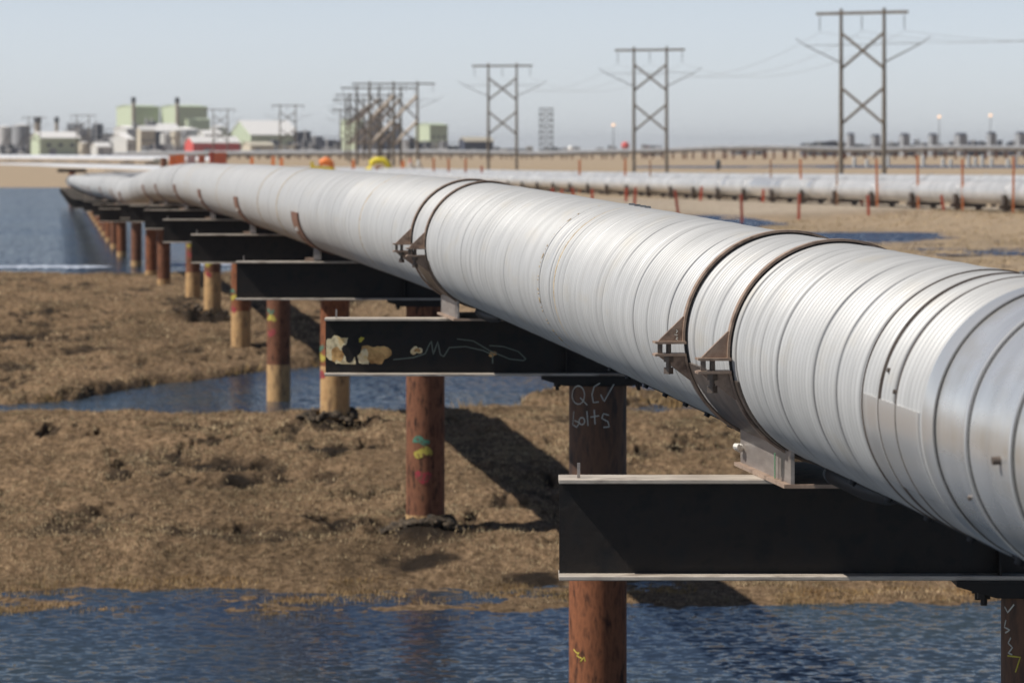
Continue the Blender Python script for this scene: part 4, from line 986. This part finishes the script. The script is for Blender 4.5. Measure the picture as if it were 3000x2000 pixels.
module(1050, 1175, 352, D-20, 'tall dark process unit inside the pole cluster', 9, ('navy','greywall','navy'))
module(1160, 1235, 405, D-60, 'dark low units below the right side of the pole cluster', 10, ('navy','whitewall','navy'))
house('green_block', 'green block with pale wall right of the pole cluster', 'building', 1215, 1259, 1311, 368, 363, D+30, 'palegreen')
module(1235, 1350, 410, D-50, 'low cream and navy units right of the pole cluster', 12, ('navy','creamwall','greywall'))
house('navy_shed', 'dark blue shed with cream roof left of the third pole frame', 'building', 1345, 1362, 1445, 416, 404, D-60, 'navy', 'creamwall')
module(1440, 1560, 430, D, 'low dark line of units behind the third pole frame', 13, ('navy','creamwall','greywall'))
# small horizon things right of centre
module(1595, 1665, 432, 2000, 'low dark units at the foot of the lattice tower', 14)
module(1675, 1700, 430, 2050, 'small dark unit right of the white ball tank', 15)
module(1748, 1768, 428, 2050, 'small dark unit left of the second lamp-lit mast', 16); module(1782, 1806, 426, 2050, 'small dark unit under the lamp mast left of the red ball', 17)
def ball(px, py, rpx, d, label, mat):
    s = d/F; c = at_px(px, d); zc = ZC-(py-HY)*s-c.z; r = rpx*s; root = thing('ball_tank', label, 'tank', c)
    vs = []; fs = []; nu, nv = 20, 12
    for j in range(nv+1):
        for i_ in range(nu): th = math.pi*j/nv; ph = 2*math.pi*i_/nu; vs.append((r*math.sin(th)*math.cos(ph), r*math.sin(th)*math.sin(ph), zc+r*math.cos(th)))
    for j in range(nv):
        for i_ in range(nu): fs.append((j*nu+i_, j*nu+(i_+1) % nu, (j+1)*nu+(i_+1) % nu, (j+1)*nu+i_))
    m = MB(); m.add(vs, fs, True); m.build('shell', M[mat], root)
    for a in range(4):
        m = MB(); x, y = r*.8*math.cos(a*math.pi/2+.6), r*.8*math.sin(a*math.pi/2+.6); m.cyl((x,y,-1),(x,y,zc), .25, n=6); m.build('leg', M['greysteel'], root)
ball(1672, 436, 9, 1800, 'small gleaming white ball tank on the horizon right of the lattice tower', 'roofwhite')
ball(1832, 427, 12, 1800, 'red ball tank on the horizon left of the second tallest pole frame', 'redwall')
module(1880, 1938, 421, 1850, 'long dark vehicle-like unit right of the red ball tank', 18, ('navy','redwall','navy'))
# lattice tower
c = at_px(1600, 1900); s = 1900/F; hh = ZC-(318-HY)*s-c.z; wd = 38*s/2
root = thing('lattice_tower', 'grey see-through lattice tower on the horizon between the third and second pole frames', 'tower', c)
for sx in (-1, 1):
    for sy in (-1, 1): m = MB(); m.cyl((sx*wd, sy*wd, -1), (sx*wd, sy*wd, hh), .28, n=6); m.build('leg', M['greysteel'], root)
for k in range(8):
    z0 = hh*k/8; z1 = hh*(k+1)/8; m = MB()
    for sy in (-1, 1):
        m.cyl((-wd, sy*wd, z0), (wd, sy*wd, z1), .2, n=5); m.cyl((wd, sy*wd, z0), (-wd, sy*wd, z1), .2, n=5); m.cyl((-wd, sy*wd, z1), (wd, sy*wd, z1), .22, n=5)
    m.box((0, 0, z1), (2*wd, 2*wd, .5 if k in (2, 4, 7) else .12))
    m.build('bracing', M['greysteel'], root)
# row of dark modules on the right horizon
for k, (px, w, y0) in enumerate([(2492,22,395),(2565,26,399),(2650,28,396),(2733,26,396),(2815,34,395),(2905,26,392),(2990,28,392)]):
    d = 1750; s = d/F; c = at_px(px, d); h = ZC-(y0-HY)*s-c.z; ww = w*s
    root = thing('well_house', 'small dark tower-like well house on the right horizon, %s of seven from the left' % ORD[k], 'well house', c, R_(25), 'well houses on the right horizon')
    m = MB(); m.box((0,0,h/2-.5), (ww*.8, ww*.8, h+1)); m.build('wall', M['greywall'], root); m = MB(); m.prism([(-ww*.42,-ww*.42,h),(-ww*.42,ww*.42,h),(-ww*.42,0,h+1)], (ww*.84,0,0)); m.build('roof', M['navy'], root)
    m = MB(); m.box((ww*.8, 2, h*.28), (ww*.9, 5, h*.56)); m.build('lean_to', M['navy'], root)
    m = MB(); m.box((ww*.2, -ww*.42, 1.5), (ww*.2, .2, 3)); m.build('door', M['darksteel'], root)
for k, (a, b_) in enumerate(((2350,2470),(2425,2485),(2590,2640),(2680,2725),(2840,2890),(2925,2980))):
    module(a, b_, 412+(5 if k == 0 else 0), 1800, 'flat dark units on the right horizon, %s low group from the left' % ORD[k], 20+k, ('navy','darksteel','navy'))
# lit lamps on masts
for px, yt, lab, dl in ((1797,368,'lit lamp mast on the horizon left of the red ball tank',1700),(2752,344,'lit lamp mast above the right horizon, left one of the two tall ones',1700),(2902,340,'lit lamp mast above the right horizon, right one of the two tall ones',1700)):
    c = at_px(px, dl); s = dl/F; h = ZC-(yt-HY)*s-c.z; root = thing('lamp_mast', lab, 'lamp post', c, 0, 'lamp masts on the horizon')
    m = MB(); m.cyl((0,0,-1),(0,0,h-.6), .28, .16, n=8); m.build('mast', M['greysteel'], root)
    m = MB(); m.cyl((0,0,h-.6),(0,0,h-.35), .3, .9, n=12); m.build('lamp_bracket', M['greysteel'], root)
    m = MB(); m.cyl((0,0,h-.35),(0,0,h+.9), .85, .6, n=12); m.build('lamp', M['lamp'], root)

# ------------------------------------------------------------------ work site items above the crest of the pipe
def item(name, label, cat, px, d): return thing(name, label, cat, at_px(px, d))
def crate(px0, px1, y0, d, label, mat, ribs=4):
    s = d/F; root = item('equipment_crate', label, 'crate', (px0+px1)/2, d); w = (px1-px0)*s; h = ZC-(y0-HY)*s-root.location.z
    m = MB(); m.box((0,0,h/2), (w,2,h)); m.build('body', M[mat], root)
    for k in range(ribs): m = MB(); m.box((-w/2+w*(k+.5)/ribs,-1.04,h/2), (w*.08,.08,h*.96)); m.build('rib', M['redorange'], root)
    m = MB(); m.box((0,0,h+.06), (w*1.03,2.1,.12)); m.build('lid', M[mat], root)
crate(497, 516, 458, 600, 'amber crate, left one of the pair above the crest of the big pipe', 'brightorange', 2); crate(518, 541, 455, 600, 'red-orange crate, right one of the pair above the crest of the big pipe', 'brightorange', 2)
crate(548, 572, 455, 620, 'pale pinkish crate right of the red-orange pair', 'whitewall', 3); crate(582, 600, 457, 620, 'narrow orange and grey crate left of the orange barrier', 'orange', 3)
crate(630, 664, 448, 600, 'wide burnt orange barrier with slats above the crest of the big pipe', 'orange', 5); crate(614, 627, 447, 600, 'small red crate touching the left side of the wide orange barrier', 'redorange', 1)
o_ = at_px(480, 560); root = thing('rusty_post', 'stubby rusty post left of the red-orange crates', 'post', o_); m = MB(); m.cyl((0,0,-.5),(0,0,ZC-(462-HY)*.056-o_.z), .55, n=12); m.build('shaft', M['rustred'], root); m = MB(); m.box((-.8,0,ZC-(470-HY)*.056-o_.z), (1.6,.6,.7)); m.build('plate', M['creamwall'], root)
# yellow hoop
d = 520; s = d/F; root = item('yellow_hoop', 'thick yellow hoop-shaped cover above the crest of the big pipe', 'cover', 1112, d); z0 = root.location.z
zt = ZC-(470-HY)*s-z0; w = 33*s; m = MB(); m.tube([(-w,0,-.5),(-w,0,zt*.55),(-w*.75,0,zt*.85),(-w*.35,0,zt),(w*.3,0,zt),(w*.7,0,zt*.8),(w*.95,0,zt*.4),(w*1.15,0,-.4)], .52, 14); m.build('hoop_tube', M['yellow'], root)
m = MB(); m.box((-.1,.1,zt*.35), (1.1,.2,zt*.7)); m.build('front_board', M['orange'], root)
# yellow sled with orange load
root = item('yellow_sled', 'yellow sled-like cover with an orange heap on top, left of the yellow hoop', 'cover', 955, d); z0 = root.location.z; zt = ZC-(486-HY)*s-z0; hw = 44*s
m = MB(); m.prism([(-hw,-.8,0),(hw,-.8,0),(hw*.9,-.8,zt*.45),(hw*.4,-.8,zt*.9),(-hw*.75,-.8,zt*.95),(-hw*.9,-.8,zt*1.35),(-hw*1.02,-.8,zt*1.3)], (0,1.6,0)); m.build('body', M['yellow'], root)
m = MB(); m.tube([(-hw*.45,0,zt*.8),(-hw*.3,0,zt*1.25),(0,0,zt*1.35),(hw*.35,0,zt*1.15),(hw*.5,0,zt*.8)], [.2,.55,.7,.55,.2], 10); m.build('orange_heap', M['brightorange'], root)
for k, px in enumerate((1202, 1226)):
    root = item('white_tripod', ['white tripod right of the yellow hoop, left one of two', 'white tripod right of the yellow hoop, right one of two'][k], 'tripod', px, 600); zt = ZC-(470-HY)*.06-root.location.z
    for a in range(3): m = MB(); m.cyl((1.1*math.cos(a*2.1+.5),1.1*math.sin(a*2.1+.5),-.2),(0,0,zt), .16, n=6); m.build('leg', M['whitewall'], root)
    m = MB(); m.cyl((0,0,zt-.6),(0,0,zt+.2), .35,.15, n=8); m.build('head', M['redorange'] if k == 0 else M['whitewall'], root)

# ------------------------------------------------------------------ sky, sun, camera
EL, AZ = R_(49.5), R_(12.5)
sv = Vector((-math.cos(EL)*math.cos(AZ), -math.cos(EL)*math.sin(AZ), math.sin(EL)))
w = bpy.data.worlds.new('World'); scene.world = w; w.use_nodes = True; nt = w.node_tree
bg = nt.nodes['Background']; sky = nt.nodes.new('ShaderNodeTexSky'); sky.sky_type = 'NISHITA'; sky.sun_disc = False
sky.sun_elevation = EL; sky.sun_rotation = math.atan2(sv.x, sv.y); sky.altitude = 0; sky.air_density = .6; sky.dust_density = .5; sky.ozone_density = 1.0
# bright grey band added low in the sky, so the rest stays dim
tc = nt.nodes.new('ShaderNodeTexCoord'); sx = nt.nodes.new('ShaderNodeSeparateXYZ'); nt.links.new(tc.outputs['Generated'], sx.inputs[0])
mr = nt.nodes.new('ShaderNodeMapRange'); mr.interpolation_type = 'SMOOTHSTEP'; mr.inputs[1].default_value = .03; mr.inputs[2].default_value = .10; mr.inputs[3].default_value = 1; mr.inputs[4].default_value = 0
nt.links.new(sx.outputs[2], mr.inputs[0])
mc = nt.nodes.new('ShaderNodeMix'); mc.data_type = 'RGBA'; mc.inputs[6].default_value = (1,1,1,1); mc.inputs[7].default_value = (2.4,2.14,2.14,1); nt.links.new(mr.outputs[0], mc.inputs[0])
mm_ = nt.nodes.new('ShaderNodeMix'); mm_.data_type = 'RGBA'; mm_.blend_type = 'MULTIPLY'; mm_.inputs[0].default_value = 1; nt.links.new(sky.outputs[0], mm_.inputs[6]); nt.links.new(mc.outputs[2], mm_.inputs[7])
hz = nt.nodes.new('ShaderNodeMix'); hz.data_type = 'RGBA'; hz.inputs[7].default_value = (9.9,10.8,11.7,1)
fm = nt.nodes.new('ShaderNodeMath'); fm.operation = 'MULTIPLY'; fm.inputs[1].default_value = .62; nt.links.new(mr.outputs[0], fm.inputs[0]); nt.links.new(fm.outputs[0], hz.inputs[0]); nt.links.new(mm_.outputs[2], hz.inputs[6])
nt.links.new(hz.outputs[2], bg.inputs[0]); bg.inputs[1].default_value = .06
sd = bpy.data.lights.new('sun', 'SUN'); sd.energy = 4.8; sd.angle = R_(.53); sd.color = (1, .95, .87)
so = bpy.data.objects.new('sun', sd); COL.objects.link(so); so.rotation_euler = sv.to_track_quat('Z', 'Y').to_euler()
cd = bpy.data.cameras.new('camera'); co = bpy.data.objects.new('camera', cd); COL.objects.link(co)
co.location = (0, 0, ZC); co.rotation_euler = (R_(90), 0, 0); cd.lens = 120; cd.sensor_width = 36; cd.sensor_fit = 'HORIZONTAL'
cd.shift_y = -560/3000; cd.clip_start = .5; cd.clip_end = 20000
cd.dof.use_dof = True; cd.dof.focus_distance = 23.5; cd.dof.aperture_fstop = 3.6; cd.dof.aperture_blades = 0
scene.camera = co
scene.view_settings.view_transform = 'Standard'; scene.view_settings.look = 'None'; scene.view_settings.exposure = .14
scene.render.engine = 'CYCLES'
HAZE = .00007
m, nt, b = newmat('haze_air'); nt.nodes.remove(b); v = nt.nodes.new('ShaderNodeVolumePrincipled'); v.inputs['Color'].default_value = (.86,.90,.96,1); v.inputs['Density'].default_value = HAZE; v.inputs['Anisotropy'].default_value = .2
nt.links.new(v.outputs[0], nt.nodes['Material Output'].inputs['Volume'])
mb = MB(); mb.box((0, 6000, 20), (40000, 13000, 64)); o = mb.build('haze', m); tag(o, kind='stuff')
